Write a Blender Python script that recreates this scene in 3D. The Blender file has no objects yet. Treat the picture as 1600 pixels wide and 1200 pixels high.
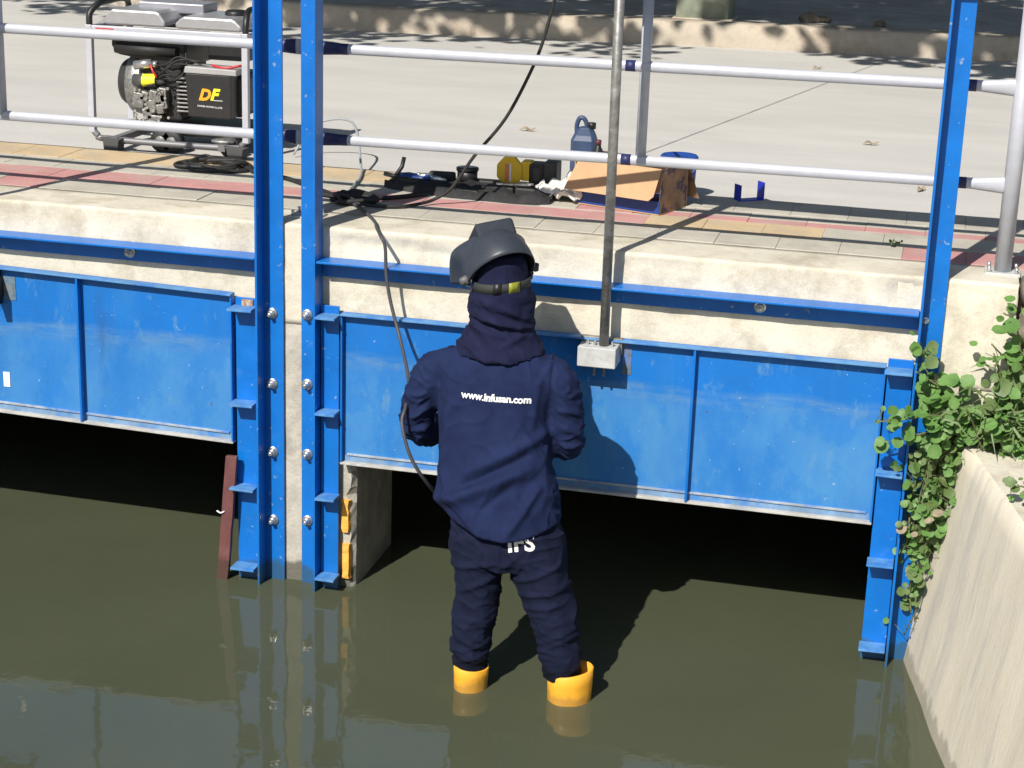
import bpy, bmesh, math, random
from mathutils import Vector, Matrix, noise, Quaternion
from mathutils.bvhtree import BVHTree
random.seed(7)
scene = bpy.context.scene
C = scene.collection

# ------------------------------------------------------------------ camera
cam = bpy.data.cameras.new('camera'); camo = bpy.data.objects.new('camera', cam); C.objects.link(camo)
cam.sensor_width = 36; cam.lens = 63.83; cam.clip_end = 2000; cam.clip_start = .05
Mr = ((0.97127, 0.23577, 0.03223), (-0.09916, 0.27786, 0.95549), (0.21632, -0.93124, 0.29326))
camo.matrix_world = Matrix.Translation((2.1072, -5.6862, 2.6053)) @ Matrix(Mr).transposed().to_4x4()
scene.camera = camo
# ------------------------------------------------------------------ sky, sun, exposure
SUN = Vector((.28, 1, -.96)).normalized()
w = bpy.data.worlds.new('World'); scene.world = w; w.use_nodes = True
nt = w.node_tree; bg = nt.nodes['Background']
sky = nt.nodes.new('ShaderNodeTexSky'); sky.sky_type = 'NISHITA'; sky.sun_disc = False
sky.sun_elevation = math.radians(42.7); sky.sun_rotation = math.radians(195.6)
nt.links.new(sky.outputs[0], bg.inputs[0]); bg.inputs[1].default_value = .07
sl = bpy.data.lights.new('sun', 'SUN'); sl.energy = 4.8; sl.angle = math.radians(.5); sl.color = (1, .95, .87)
so = bpy.data.objects.new('sun', sl); C.objects.link(so); so.rotation_euler = SUN.to_track_quat('-Z', 'Y').to_euler()
scene.view_settings.view_transform = 'Standard'; scene.view_settings.look = 'None'
scene.view_settings.exposure = 0.30; scene.view_settings.gamma = 1

# ------------------------------------------------------------------ materials
MATS = {}
def lin(c): return tuple(((x / 255) / 12.92 if x / 255 <= .04045 else ((x / 255 + .055) / 1.055) ** 2.4) for x in c)
def mat(name, col, rough=.6, metal=0, var=.12, scale=6, bump=.0, bscale=60, col2=None, c2scale=3, c2amt=.5, stretch=(1, 1, 1), spec=.5, coat=0, c2lo=.48, c2hi=.62, fine=0):
    if name in MATS: return MATS[name]
    m = bpy.data.materials.new(name); m.use_nodes = True; MATS[name] = m
    n = m.node_tree.nodes; l = m.node_tree.links; b = n['Principled BSDF']
    b.inputs['Roughness'].default_value = rough; b.inputs['Metallic'].default_value = metal
    b.inputs['Specular IOR Level'].default_value = spec; b.inputs['Coat Weight'].default_value = coat
    g = n.new('ShaderNodeNewGeometry'); mp = n.new('ShaderNodeMapping'); mp.inputs['Scale'].default_value = stretch
    l.new(g.outputs['Position'], mp.inputs[0])
    def nz(sc, det=6, rgh=.6):
        t = n.new('ShaderNodeTexNoise'); t.inputs['Scale'].default_value = sc; t.inputs['Detail'].default_value = det; t.inputs['Roughness'].default_value = rgh
        l.new(mp.outputs[0], t.inputs['Vector']); return t
    t1 = nz(scale)
    r = n.new('ShaderNodeValToRGB'); r.color_ramp.elements[0].position = .3; r.color_ramp.elements[1].position = .7
    r.color_ramp.elements[0].color = tuple(c * (1 - var) for c in col) + (1,); r.color_ramp.elements[1].color = tuple(min(1, c * (1 + var)) for c in col) + (1,)
    l.new(t1.outputs[0], r.inputs[0]); out = r.outputs[0]
    if col2:
        t2 = nz(c2scale, 8, .65); mr = n.new('ShaderNodeMapRange'); mr.inputs[1].default_value = c2lo; mr.inputs[2].default_value = c2hi; mr.inputs[4].default_value = c2amt
        l.new(t2.outputs[0], mr.inputs[0])
        mx = n.new('ShaderNodeMix'); mx.data_type = 'RGBA'; l.new(mr.outputs[0], mx.inputs[0]); l.new(out, mx.inputs[6]); mx.inputs[7].default_value = tuple(col2) + (1,)
        out = mx.outputs[2]
    if fine:
        t4 = nz(170, 3, .7); m4 = n.new('ShaderNodeMapRange'); m4.inputs[1].default_value = .3; m4.inputs[2].default_value = .7; m4.inputs[3].default_value = 1 - fine; m4.inputs[4].default_value = 1 + fine
        l.new(t4.outputs[0], m4.inputs[0]); mm = n.new('ShaderNodeVectorMath'); mm.operation = 'MULTIPLY'; l.new(out, mm.inputs[0]); l.new(m4.outputs[0], mm.inputs[1]); out = mm.outputs[0]
    l.new(out, b.inputs['Base Color'])
    if bump:
        t3 = nz(bscale, 5, .6); bp = n.new('ShaderNodeBump'); bp.inputs['Strength'].default_value = bump; bp.inputs['Distance'].default_value = .004
        l.new(t3.outputs[0], bp.inputs['Height']); l.new(bp.outputs[0], b.inputs['Normal'])
    return m

M_conc = mat('pale_concrete', (.62, .575, .47), .9, var=.12, scale=5, bump=.6, bscale=45, col2=(.40, .35, .26), c2scale=6, c2amt=.75, fine=.10, c2lo=.48, c2hi=.66)
M_concwall = mat('stained_concrete', (.68, .615, .49), .9, var=.10, scale=4, bump=.5, bscale=50, col2=(.36, .36, .35), c2scale=5.5, c2amt=.55, stretch=(1.6, 2.0, .22), fine=.08, c2lo=.50, c2hi=.70)
M_pier = mat('weathered_concrete', (.46, .43, .37), .95, var=.2, scale=9, bump=.9, bscale=40, col2=(.26, .25, .22), c2scale=7, c2amt=.6, fine=.1)
M_dark = mat('culvert_concrete', (.20, .19, .165), .9, var=.3, scale=9, bump=.8, bscale=30, col2=(.09, .09, .08), c2scale=5, c2amt=.7)  # dark blotchy tone for the culvert interior
M_road = mat('road_concrete', (.52, .505, .475), .92, var=.07, scale=2.2, bump=.5, bscale=90, col2=(.45, .435, .41), c2scale=1.2, c2amt=.5, fine=.09, stretch=(.5, 1.6, 1))
M_far = mat('far_pavement', (.40, .38, .36), .92, var=.15, scale=3, bump=.4, col2=(.24, .22, .2), c2scale=2.5, c2amt=.6, fine=.1)
M_kerb = mat('kerb_stone', (.47, .41, .33), .92, var=.2, scale=4, bump=.6, col2=(.26, .2, .15), c2scale=4, c2amt=.6, fine=.08)
M_pink = mat('pink_paver', (.50, .25, .235), .9, var=.12, scale=8, bump=.4, col2=(.42, .33, .29), c2scale=6, c2amt=.5, fine=.08)
M_grey = mat('grey_paver', (.46, .43, .36), .9, var=.1, scale=8, bump=.4, col2=(.34, .31, .26), c2scale=6, c2amt=.5, fine=.08)
M_yel = mat('yellow_paver', (.54, .41, .25), .9, var=.1, scale=8, bump=.4, col2=(.42, .36, .26), c2scale=6, c2amt=.6, fine=.08)
M_blue = mat('blue_paint', (.002, .140, .50), .36, var=.12, scale=9, bump=.12, bscale=120, col2=(.05, .2, .5), c2scale=14, c2amt=.35, c2lo=.58, c2hi=.7)
M_silver = mat('silver_paint', (.47, .48, .53), .42, metal=.1, var=.06, scale=30, bump=.1, bscale=200)
M_navyp = mat('dark_blue_band', (.02, .025, .10), .5)
M_zinc = mat('zinc_bolt', (.7, .7, .68), .3, metal=.9, var=.15, scale=80)
M_steel = mat('weathered_steel', (.20, .197, .185), .5, metal=.4, var=.25, scale=25, bump=.3, col2=(.42, .41, .39), c2scale=20, c2amt=.5)
M_bracket = mat('grey_primer', (.50, .51, .50), .6, var=.12, scale=30, col2=(.3, .3, .3), c2scale=25, c2amt=.5)
M_black = mat('black_plastic', (.014, .014, .015), .45, var=.2, scale=40)
M_rubber = mat('black_rubber', (.018, .018, .018), .65, var=.2, scale=50)
M_cable = mat('grey_cable', (.06, .06, .065), .55, var=.2, scale=30)
M_plank = mat('red_brown_plank', (.13, .045, .045), .7, var=.2, scale=20, bump=.4, col2=(.2, .1, .08), c2scale=12, c2amt=.5)
M_foam = mat('orange_foam', (.85, .42, .07), .85, var=.2, scale=30, bump=1, bscale=90)
M_navy = mat('navy_drill_cloth', (.0075, .0145, .056), .88, var=.12, scale=30, bump=.35, bscale=350, col2=(.013, .024, .082), c2scale=7, c2amt=.45, spec=.25)
M_trous = mat('dark_navy_denim', (.005, .0082, .026), .9, var=.15, scale=30, bump=.35, bscale=350, col2=(.011, .014, .042), c2scale=9, c2amt=.4, spec=.2)
M_hood = mat('black_navy_knit', (.0085, .0105, .036), .9, var=.15, scale=30, bump=.4, bscale=300, col2=(.016, .02, .055), c2scale=14, c2amt=.4, spec=.2)
M_helm = mat('charcoal_helmet', (.036, .042, .055), .42, var=.1, scale=40, bump=.08, bscale=300)
M_boot = mat('yellow_rubber', (.85, .42, .035), .4, var=.08, scale=20, bump=.1, col2=(.7, .34, .05), c2scale=20, c2amt=.4)
M_skin = mat('skin', (.32, .17, .10), .55, var=.05, scale=30)
M_white = mat('white_print', (.8, .8, .8), .6, var=.02)
M_card = mat('cardboard', (.50, .31, .17), .85, var=.08, scale=20, bump=.15)
M_cardd = mat('printed_cardboard', (.30, .19, .11), .85, var=.2, scale=25, col2=(.03, .03, .09), c2scale=16, c2amt=.8, c2lo=.5, c2hi=.56)
M_bluep = mat('blue_plastic', (.015, .05, .22), .4, var=.15, scale=30)
M_bottle = mat('slate_blue_plastic', (.035, .06, .125), .45, var=.15, scale=30)
M_dblue = mat('strong_blue_steel', (.012, .03, .42), .4, var=.1, scale=30)
M_yellow = mat('yellow_plastic', (.80, .52, .02), .42, var=.06, scale=30)
M_rag = mat('white_rag', (.72, .68, .63), .95, var=.1, scale=40, bump=.4)
M_alu = mat('cast_aluminium', (.25, .25, .24), .45, metal=.6, var=.5, scale=60, bump=.5, bscale=150)
M_tank = mat('silver_tank', (.46, .46, .47), .33, metal=.5, var=.06, scale=30)
M_red = mat('red_plastic', (.5, .03, .04), .4)
M_label = mat('yellow_label', (.85, .78, .03), .5)
M_bark = mat('bark', (.13, .095, .065), .95, var=.3, scale=20, bump=1)
M_soil = mat('dry_soil', (.30, .25, .18), .95, var=.3, scale=12, bump=1, bscale=60, col2=(.12, .10, .07), c2scale=9, c2amt=.7)
M_stone = mat('rubble_stone', (.2, .17, .13), .95, var=.4, scale=15, bump=1, bscale=60, col2=(.08, .07, .055), c2scale=12, c2amt=.7)
M_stem = mat('green_stem', (.11, .13, .05), .7, var=.2, scale=30)
M_dry = mat('dry_leaf', (.27, .22, .15), .8, var=.3, scale=30)
def leafmat(name, col, col2):
    m = mat(name, col, .5, var=.25, scale=18, col2=col2, c2scale=14, c2amt=.7, spec=.35)
    n = m.node_tree.nodes; l = m.node_tree.links; b = n['Principled BSDF']
    tr = n.new('ShaderNodeBsdfTranslucent'); mx = n.new('ShaderNodeMixShader'); mx.inputs[0].default_value = .25
    src = b.inputs['Base Color'].links[0].from_socket; l.new(src, tr.inputs[0])
    l.new(b.outputs[0], mx.inputs[1]); l.new(tr.outputs[0], mx.inputs[2]); l.new(mx.outputs[0], n['Material Output'].inputs[0]); return m
M_leaf = leafmat('green_leaf', (.12, .25, .06), (.19, .33, .10))
M_leafd = leafmat('dusty_leaf', (.15, .22, .08), (.09, .15, .04))
M_tleaf = leafmat('tree_leaf', (.045, .085, .025), (.08, .12, .03))

# gate plate paint: blue with a faded, streaked lower half and a dried water line
def gate_mat():
    m = mat('gate_plate_paint', (.004, .140, .48), .48, var=.12, scale=4, bump=.15, bscale=90)
    n = m.node_tree.nodes; l = m.node_tree.links; b = n['Principled BSDF']
    base = b.inputs['Base Color'].links[0].from_socket
    g = n.new('ShaderNodeNewGeometry'); sp = n.new('ShaderNodeSeparateXYZ'); l.new(g.outputs['Position'], sp.inputs[0])
    def noise_(sc, stretch, det=7):
        mp = n.new('ShaderNodeMapping'); mp.inputs['Scale'].default_value = stretch; l.new(g.outputs['Position'], mp.inputs[0])
        t = n.new('ShaderNodeTexNoise'); t.inputs['Scale'].default_value = sc; t.inputs['Detail'].default_value = det; t.inputs['Roughness'].default_value = .65; l.new(mp.outputs[0], t.inputs['Vector']); return t.outputs[0]
    def mr(src, a, bb, c, d):
        x = n.new('ShaderNodeMapRange'); x.inputs[1].default_value = a; x.inputs[2].default_value = bb; x.inputs[3].default_value = c; x.inputs[4].default_value = d; l.new(src, x.inputs[0]); return x.outputs[0]
    def mul(a, bb):
        x = n.new('ShaderNodeMath'); x.operation = 'MULTIPLY'; l.new(a, x.inputs[0])
        if isinstance(bb, float): x.inputs[1].default_value = bb
        else: l.new(bb, x.inputs[1])
        return x.outputs[0]
    def add(a, bb):
        x = n.new('ShaderNodeMath'); x.operation = 'ADD'; l.new(a, x.inputs[0]); l.new(bb, x.inputs[1]); return x.outputs[0]
    def mix(f, a, col):
        x = n.new('ShaderNodeMix'); x.data_type = 'RGBA'; l.new(f, x.inputs[0]); l.new(a, x.inputs[6]); x.inputs[7].default_value = col + (1,); return x.outputs[2]
    zz = add(sp.outputs[2], mr(noise_(2.2, (1, 1, .2)), 0, 1, -.05, .05))
    fade = mul(mr(zz, .88, .80, 0., 1.), mr(noise_(3.5, (1, 1, .55)), .34, .62, .25, 1.))
    c = mix(mul(fade, .8), base, (.070, .25, .50))
    vs = mr(noise_(9, (1, 1, .12)), .52, .68, 0., .45); c = mix(vs, c, (.03, .19, .49))
    band = mul(mr(zz, .885, .86, 0., 1.), mr(zz, .80, .845, 0., 1.))
    c = mix(mul(mul(band, mr(noise_(7, (1.1, 1, 6)), .36, .62, 0., 1.)), .38), c, (.17, .29, .38))
    pt = mr(noise_(6, (1, 1, .6), 9), .50, .56, 0., .4); c = mix(pt, c, (.004, .15, .50)); pt2 = mr(noise_(16, (1, 1, .5), 9), .60, .70, 0., .6); c = mix(pt2, c, (.11, .26, .44)); st_ = mr(noise_(5, (1.6, 1, .35), 10), .60, .72, 0., .45); c = mix(st_, c, (.02, .085, .25))
    spt = mr(noise_(45, (1, 1, 1), 3), .70, .74, 0., .7); c = mix(spt, c, (.4, .5, .6))
    ru = mr(noise_(30, (1, 1, .8), 3), .72, .76, 0., .8); c = mix(ru, c, (.09, .05, .06))
    l.new(c, b.inputs['Base Color']); return m
M_gate = gate_mat()
M_lip = mat('limed_blue_steel', (.33, .37, .42), .8, var=.25, scale=14, bump=.6, col2=(.06, .19, .48), c2scale=9, c2amt=.85)
M_lime = mat('limed_steel', (.46, .45, .42), .85, var=.2, scale=14, bump=.6, col2=(.28, .30, .33), c2scale=9, c2amt=.7)
M_stiff = mat('pale_blue_steel', (.09, .25, .50), .6, var=.2, scale=14, bump=.3, col2=(.02, .16, .5), c2scale=12, c2amt=.8)  # paler blue than the posts, for stiffeners and top flanges

def water_mat():
    m = bpy.data.materials.new('murky_water'); m.use_nodes = True
    n = m.node_tree.nodes; l = m.node_tree.links; b = n['Principled BSDF']
    g = n.new('ShaderNodeNewGeometry')
    def nz(sc, st, det):
        mp = n.new('ShaderNodeMapping'); mp.inputs['Scale'].default_value = st; l.new(g.outputs['Position'], mp.inputs[0])
        t = n.new('ShaderNodeTexNoise'); t.inputs['Scale'].default_value = sc; t.inputs['Detail'].default_value = det; l.new(mp.outputs[0], t.inputs['Vector']); return t
    t = nz(1.1, (1, 1, 1), 3); r = n.new('ShaderNodeValToRGB'); l.new(t.outputs[0], r.inputs[0])
    r.color_ramp.elements[0].position = .3; r.color_ramp.elements[1].position = .7
    r.color_ramp.elements[0].color = (.088, .100, .060, 1); r.color_ramp.elements[1].color = (.102, .114, .070, 1)
    l.new(r.outputs[0], b.inputs['Base Color'])
    b.inputs['Roughness'].default_value = .035; b.inputs['IOR'].default_value = 1.40
    t1 = nz(3.2, (1, 1.3, 1), 2); t2 = nz(22, (1, 1, 1), 2)
    ad = n.new('ShaderNodeMath'); ad.operation = 'MULTIPLY_ADD'; ad.inputs[1].default_value = .10; l.new(t2.outputs[0], ad.inputs[0]); l.new(t1.outputs[0], ad.inputs[2])
    bp = n.new('ShaderNodeBump'); bp.inputs['Strength'].default_value = .25; bp.inputs['Distance'].default_value = .011
    l.new(ad.outputs[0], bp.inputs['Height']); l.new(bp.outputs[0], b.inputs['Normal'])
    tr = n.new('ShaderNodeBsdfTransparent'); mx = n.new('ShaderNodeMixShader'); mx.inputs[0].default_value = .28
    l.new(b.outputs[0], mx.inputs[1]); l.new(tr.outputs[0], mx.inputs[2]); l.new(mx.outputs[0], n['Material Output'].inputs['Surface'])
    va = n.new('ShaderNodeVolumeAbsorption'); va.inputs['Color'].default_value = (.55, .42, .2, 1); va.inputs['Density'].default_value = 22
    l.new(va.outputs[0], n['Material Output'].inputs['Volume']); return m
M_water = water_mat()

# ------------------------------------------------------------------ helpers
def tideline(m, top=.055, col=(.06, .062, .045), amt=.8):
    n = m.node_tree.nodes; l = m.node_tree.links; b = n['Principled BSDF']; base = b.inputs['Base Color'].links[0].from_socket
    g = n.new('ShaderNodeNewGeometry'); sp = n.new('ShaderNodeSeparateXYZ'); l.new(g.outputs['Position'], sp.inputs[0])
    t = n.new('ShaderNodeTexNoise'); t.inputs['Scale'].default_value = 18; t.inputs['Detail'].default_value = 6
    a = n.new('ShaderNodeMath'); a.operation = 'MULTIPLY_ADD'; a.inputs[1].default_value = -.10; l.new(t.outputs[0], a.inputs[0]); l.new(sp.outputs[2], a.inputs[2]); l.new(g.outputs['Position'], t.inputs['Vector'])
    r = n.new('ShaderNodeMapRange'); r.inputs[1].default_value = top - .06; r.inputs[2].default_value = top - .035; r.inputs[3].default_value = amt; r.inputs[4].default_value = 0; l.new(a.outputs[0], r.inputs[0])
    mx = n.new('ShaderNodeMix'); mx.data_type = 'RGBA'; l.new(r.outputs[0], mx.inputs[0]); l.new(base, mx.inputs[6]); mx.inputs[7].default_value = col + (1,); l.new(mx.outputs[2], b.inputs['Base Color'])
def chips(m, col, sc=40, lo=.70, hi=.73, amt=.8):
    n = m.node_tree.nodes; l = m.node_tree.links; b = n['Principled BSDF']; base = b.inputs['Base Color'].links[0].from_socket
    g = n.new('ShaderNodeNewGeometry'); t = n.new('ShaderNodeTexNoise'); t.inputs['Scale'].default_value = sc; t.inputs['Detail'].default_value = 4; l.new(g.outputs['Position'], t.inputs['Vector'])
    r = n.new('ShaderNodeMapRange'); r.inputs[1].default_value = lo; r.inputs[2].default_value = hi; r.inputs[4].default_value = amt; l.new(t.outputs[0], r.inputs[0])
    mx = n.new('ShaderNodeMix'); mx.data_type = 'RGBA'; l.new(r.outputs[0], mx.inputs[0]); l.new(base, mx.inputs[6]); mx.inputs[7].default_value = col + (1,); l.new(mx.outputs[2], b.inputs['Base Color'])
chips(M_blue, (.30, .38, .48), 38, .68, .71, .6); chips(M_blue, (.10, .05, .04), 55, .71, .74, .7)
tideline(M_blue, .06, (.03, .08, .12), .75); tideline(M_pier, .07); tideline(M_concwall, .05, (.26, .23, .17), .6); tideline(M_plank, .08, (.05, .03, .02), .7); tideline(M_boot, .03, (.30, .17, .05), .6)

class MB:
    def __init__(s): s.bm = bmesh.new()
    def box(s, a, b, rot=None, about=None):
        vs = [Vector((x, y, z)) for x in (a[0], b[0]) for y in (a[1], b[1]) for z in (a[2], b[2])]
        if rot is not None:
            c = Vector(about) if about is not None else (Vector(a) + Vector(b)) / 2
            vs = [c + rot @ (v - c) for v in vs]
        V = [s.bm.verts.new(v) for v in vs]
        for f in ((0, 1, 3, 2), (4, 6, 7, 5), (0, 4, 5, 1), (2, 3, 7, 6), (0, 2, 6, 4), (1, 5, 7, 3)): s.bm.faces.new([V[i] for i in f])
        return s
    def tube(s, pts, r, n=12, cap=True, smooth=True):
        pts = [Vector(p) for p in pts]; rs = r if isinstance(r, (list, tuple)) else [r] * len(pts)
        up = None; rings = []
        for i, p in enumerate(pts):
            t = ((pts[min(i + 1, len(pts) - 1)] - pts[max(i - 1, 0)])).normalized()
            if up is None:
                up = Vector((0, 0, 1)) if abs(t.z) < .9 else Vector((0, 1, 0))
            a = t.cross(up).normalized(); up = a.cross(t).normalized()
            rr = rs[i]; ra, rb = rr if isinstance(rr, (tuple, list)) else (rr, rr)
            rings.append([s.bm.verts.new(p + a * math.cos(2 * math.pi * k / n) * ra + up * math.sin(2 * math.pi * k / n) * rb) for k in range(n)])
        s.skin(rings, cap, smooth); return s
    def skin(s, rings, cap=True, smooth=True, closed=True):
        n = len(rings[0])
        for A, B in zip(rings, rings[1:]):
            for k in range(n if closed else n - 1):
                f = s.bm.faces.new((A[k], A[(k + 1) % n], B[(k + 1) % n], B[k])); f.smooth = smooth
        if cap:
            s.bm.faces.new(list(reversed(rings[0]))); s.bm.faces.new(rings[-1])
    def cyl(s, a, b, r, n=16, r2=None): return s.tube([a, b], [r, r if r2 is None else r2], n)
    def lathe(s, c, prof, n=24, axis='z', cap=True):
        c = Vector(c); rings = []
        for r, h in prof:
            ring = []
            for k in range(n):
                a = 2 * math.pi * k / n; u, v = r * math.cos(a), r * math.sin(a)
                ring.append(s.bm.verts.new(c + (Vector((u, v, h)) if axis == 'z' else Vector((h, u, v)) if axis == 'x' else Vector((u, h, v)))))
            rings.append(ring)
        s.skin(rings, cap); return s
    def prism(s, poly, z0, z1, axis='z'):
        def P(u, v, h): return (u, v, h) if axis == 'z' else ((h, u, v) if axis == 'x' else (u, h, v))
        A = [s.bm.verts.new(P(u, v, z0)) for u, v in poly]; B = [s.bm.verts.new(P(u, v, z1)) for u, v in poly]
        n = len(poly); s.bm.faces.new(A); s.bm.faces.new(list(reversed(B)))
        for k in range(n): s.bm.faces.new((A[k], B[k], B[(k + 1) % n], A[(k + 1) % n]))
        return s
    def ell(s, c, r, rot=None, seg=20, rings=12):
        m = Matrix.Translation(Vector(c)) @ (rot.to_4x4() if rot is not None else Matrix()) @ Matrix.Diagonal(Vector(r)).to_4x4()
        res = bmesh.ops.create_uvsphere(s.bm, u_segments=seg, v_segments=rings, radius=1, matrix=m)
        for v in res['verts']:
            for f in v.link_faces: f.smooth = True
        return s
    def build(s, name, m, parent=None, bevel=0, **kw): return obj(name, s.bm, m, parent, bevel, **kw)

def wpos(o):
    p = Vector((0, 0, 0))
    while o: p += Vector(o.location); o = o.parent
    return p
def obj(name, bm, m, parent=None, bevel=0, origin=None, fixn=True):
    if fixn: bmesh.ops.recalc_face_normals(bm, faces=bm.faces)
    if parent is not None:
        off = wpos(parent); loc = Vector((0, 0, 0))
    else:
        if origin is None:
            xs = [v.co for v in bm.verts]; lo = Vector((min(v.x for v in xs), min(v.y for v in xs), min(v.z for v in xs))); hi = Vector((max(v.x for v in xs), max(v.y for v in xs), 0))
            origin = Vector(((lo.x + hi.x) / 2, (lo.y + hi.y) / 2, lo.z))
        off = Vector(origin); loc = off
    for v in bm.verts: v.co -= off
    me = bpy.data.meshes.new(name); bm.to_mesh(me); bm.free()
    for mm in (m if isinstance(m, (list, tuple)) else [m]): me.materials.append(mm)
    o = bpy.data.objects.new(name, me); C.objects.link(o); o.location = loc
    if parent is not None: o.parent = parent
    if bevel:
        b = o.modifiers.new('bevel', 'BEVEL'); b.width = bevel; b.segments = 2; b.limit_method = 'ANGLE'; b.angle_limit = math.radians(40)
        for p in me.polygons: p.use_smooth = p.use_smooth
    return o
def tag(o, label, cat, group=None):
    o['label'] = label; o['category'] = cat
    if group: o['group'] = group
    return o
def struct(o, kind='structure'): o['kind'] = kind; return o
def thing(name, loc, label, cat, group=None):
    o = bpy.data.objects.new(name, None); C.objects.link(o); o.location = loc; o.empty_display_size = .1
    return tag(o, label, cat, group)
def smoothline(pts, k=6):
    P = [Vector(p) for p in pts]; P = [P[0] * 2 - P[1]] + P + [P[-1] * 2 - P[-2]]; out = []
    for i in range(1, len(P) - 2):
        a, b, c, d = P[i - 1:i + 3]
        for j in range(k):
            t = j / k; out.append(.5 * ((2 * b) + (c - a) * t + (2 * a - 5 * b + 4 * c - d) * t * t + (3 * b - a - 3 * c + d) * t ** 3))
    out.append(P[-2]); return out
def remeshed(bm, voxel, smooth=2, fn=None):
    me = bpy.data.meshes.new('tmp'); bmesh.ops.recalc_face_normals(bm, faces=bm.faces); bm.to_mesh(me); bm.free()
    o = bpy.data.objects.new('tmp', me); C.objects.link(o)
    r = o.modifiers.new('r', 'REMESH'); r.mode = 'VOXEL'; r.voxel_size = voxel
    if smooth: sm = o.modifiers.new('s', 'SMOOTH'); sm.factor = .5; sm.iterations = smooth
    dg = bpy.context.evaluated_depsgraph_get(); ev = o.evaluated_get(dg); m2 = bpy.data.meshes.new_from_object(ev)
    b2 = bmesh.new(); b2.from_mesh(m2)
    bpy.data.objects.remove(o); bpy.data.meshes.remove(me); bpy.data.meshes.remove(m2)
    b2.normal_update()
    if fn:
        new = [v.co + v.normal * fn(v.co, v.normal) for v in b2.verts]
        for v, c in zip(b2.verts, new): v.co = c
    for f in b2.faces: f.smooth = True
    return b2
def text_mesh(body, size, loc, mx, name, m, parent, bold=0, onto=None, lift=.0015, shear=0, ray=Vector((0, 1, 0)), spacing=1.0):
    cu = bpy.data.curves.new('t', 'FONT'); cu.body = body; cu.size = size; cu.offset = bold; cu.align_x = 'LEFT'; cu.shear = shear; cu.space_character = spacing
    cu.resolution_u = 3
    o = bpy.data.objects.new('t', cu); C.objects.link(o); dg = bpy.context.evaluated_depsgraph_get()
    me = bpy.data.meshes.new_from_object(o.evaluated_get(dg)); bpy.data.objects.remove(o)
    bm = bmesh.new(); bm.from_mesh(me)
    bm.transform(Matrix.Translation(loc) @ mx.to_4x4())
    if onto is not None:
        for _ in range(2): bmesh.ops.subdivide_edges(bm, edges=[e for e in bm.edges if e.calc_length() > .006], cuts=1)
        bmesh.ops.triangulate(bm, faces=bm.faces)
        for v in list(bm.verts):
            h = onto.ray_cast(v.co - ray * .6, ray)
            if h[0] is not None: v.co = h[0] - ray * lift
            else: bm.verts.remove(v)
    for f in bm.faces: f.smooth = False
    return obj(name, bm, m, parent, fixn=False)

# ------------------------------------------------------------------ ground, water, road
b = MB()
for (x0, y0, x1, y1) in ((-400, .3, 400, 900), (-400, -9, -9, .3), (4.6, -9, 400, .3), (-400, -300, 400, -9)):
    v = [b.bm.verts.new(p) for p in ((x0, y0, 1.27), (x1, y0, 1.27), (x1, y1, 1.27), (x0, y1, 1.27))]; b.bm.faces.new(v)
struct(b.build('ground', M_far, origin=(0, 0, 1.27)))
b = MB(); b.box((-9, -9, -.55), (3.2, 3.2, 0))
struct(b.build('water', M_water, origin=(0, 0, 0)))
b = MB(); b.box((-9.5, -9.5, -1), (4.6, 3.5, -.6)); struct(b.build('channel_bed', mat('silt', (.08, .07, .05), .95)))
# road between the pavement strip and the far kerb (kerb bends away on the left)
kerb_line = [(-9.5, 12.2), (-5.6, 8.1), (-4.1, 6.85), (-3.3, 6.25), (-2.3, 5.95), (-1.77, 5.86), (.39, 6.12), (2.17, 6.27), (6, 6.6), (14, 7.2)]
b = MB()
poly = [(-60, 1.03), (14, 1.03)] + list(reversed(kerb_line)) + [(-60, 50)]
b.bm.faces.new([b.bm.verts.new((x, y, 1.288)) for x, y in poly])
struct(b.build('road', M_road, origin=(0, 3, 1.288)))
# road joints
b = MB()
for (x0, y0, x1, y1, wd) in ((.78, 1.5, 1.75, 6.1, .0035),):
    d = Vector((x1 - x0, y1 - y0, 0)).normalized(); p = Vector((-d.y, d.x, 0)) * wd
    b.bm.faces.new([b.bm.verts.new(q) for q in (Vector((x0, y0, 1.2905)) - p, Vector((x0, y0, 1.2905)) + p, Vector((x1, y1, 1.2905)) + p, Vector((x1, y1, 1.2905)) - p)])
struct(b.build('road_joint', mat('joint_filler', (.42, .41, .385), .9, var=.3, scale=9)))
# kerb
b = MB(); n_ = len(kerb_line); rings = []
pts = []
for i in range(n_ - 1):
    a, c = Vector(kerb_line[i]), Vector(kerb_line[i + 1]); k = max(1, int((c - a).length / .12))
    pts += [a.lerp(c, j / k) for j in range(k)]
for i, p in enumerate(pts):
    t = (pts[min(i + 1, len(pts) - 1)] - pts[max(0, i - 1)]).normalized(); nn = Vector((-t.y, t.x))
    ring = []
    for (o_, z) in ((0, 1.27), (.005, 1.35), (.02, 1.425), (.045, 1.44), (.24, 1.442), (.25, 1.30)):
        j = noise.noise(Vector((p.x * 5, z * 9, o_ * 9))) * .012
        q = p + nn * (o_ + j); ring.append(b.bm.verts.new((q.x, q.y, z + j * .5)))
    rings.append(ring)
b.skin(rings, cap=False, closed=False)
struct(b.build('kerb', M_kerb, origin=(0, 6, 1.27)))
# far pavement behind the kerb
b = MB(); poly = []
for i, p in enumerate(pts):
    t = (pts[min(i + 1, len(pts) - 1)] - pts[max(0, i - 1)]).normalized(); q = p + Vector((-t.y, t.x)) * .24; poly.append((q.x, q.y))
b.bm.faces.new([b.bm.verts.new((x, y, 1.432)) for x, y in poly + [(14, 30), (-9.5, 30)]])
struct(b.build('far_pavement', M_far, origin=(0, 9, 1.432)))
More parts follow.
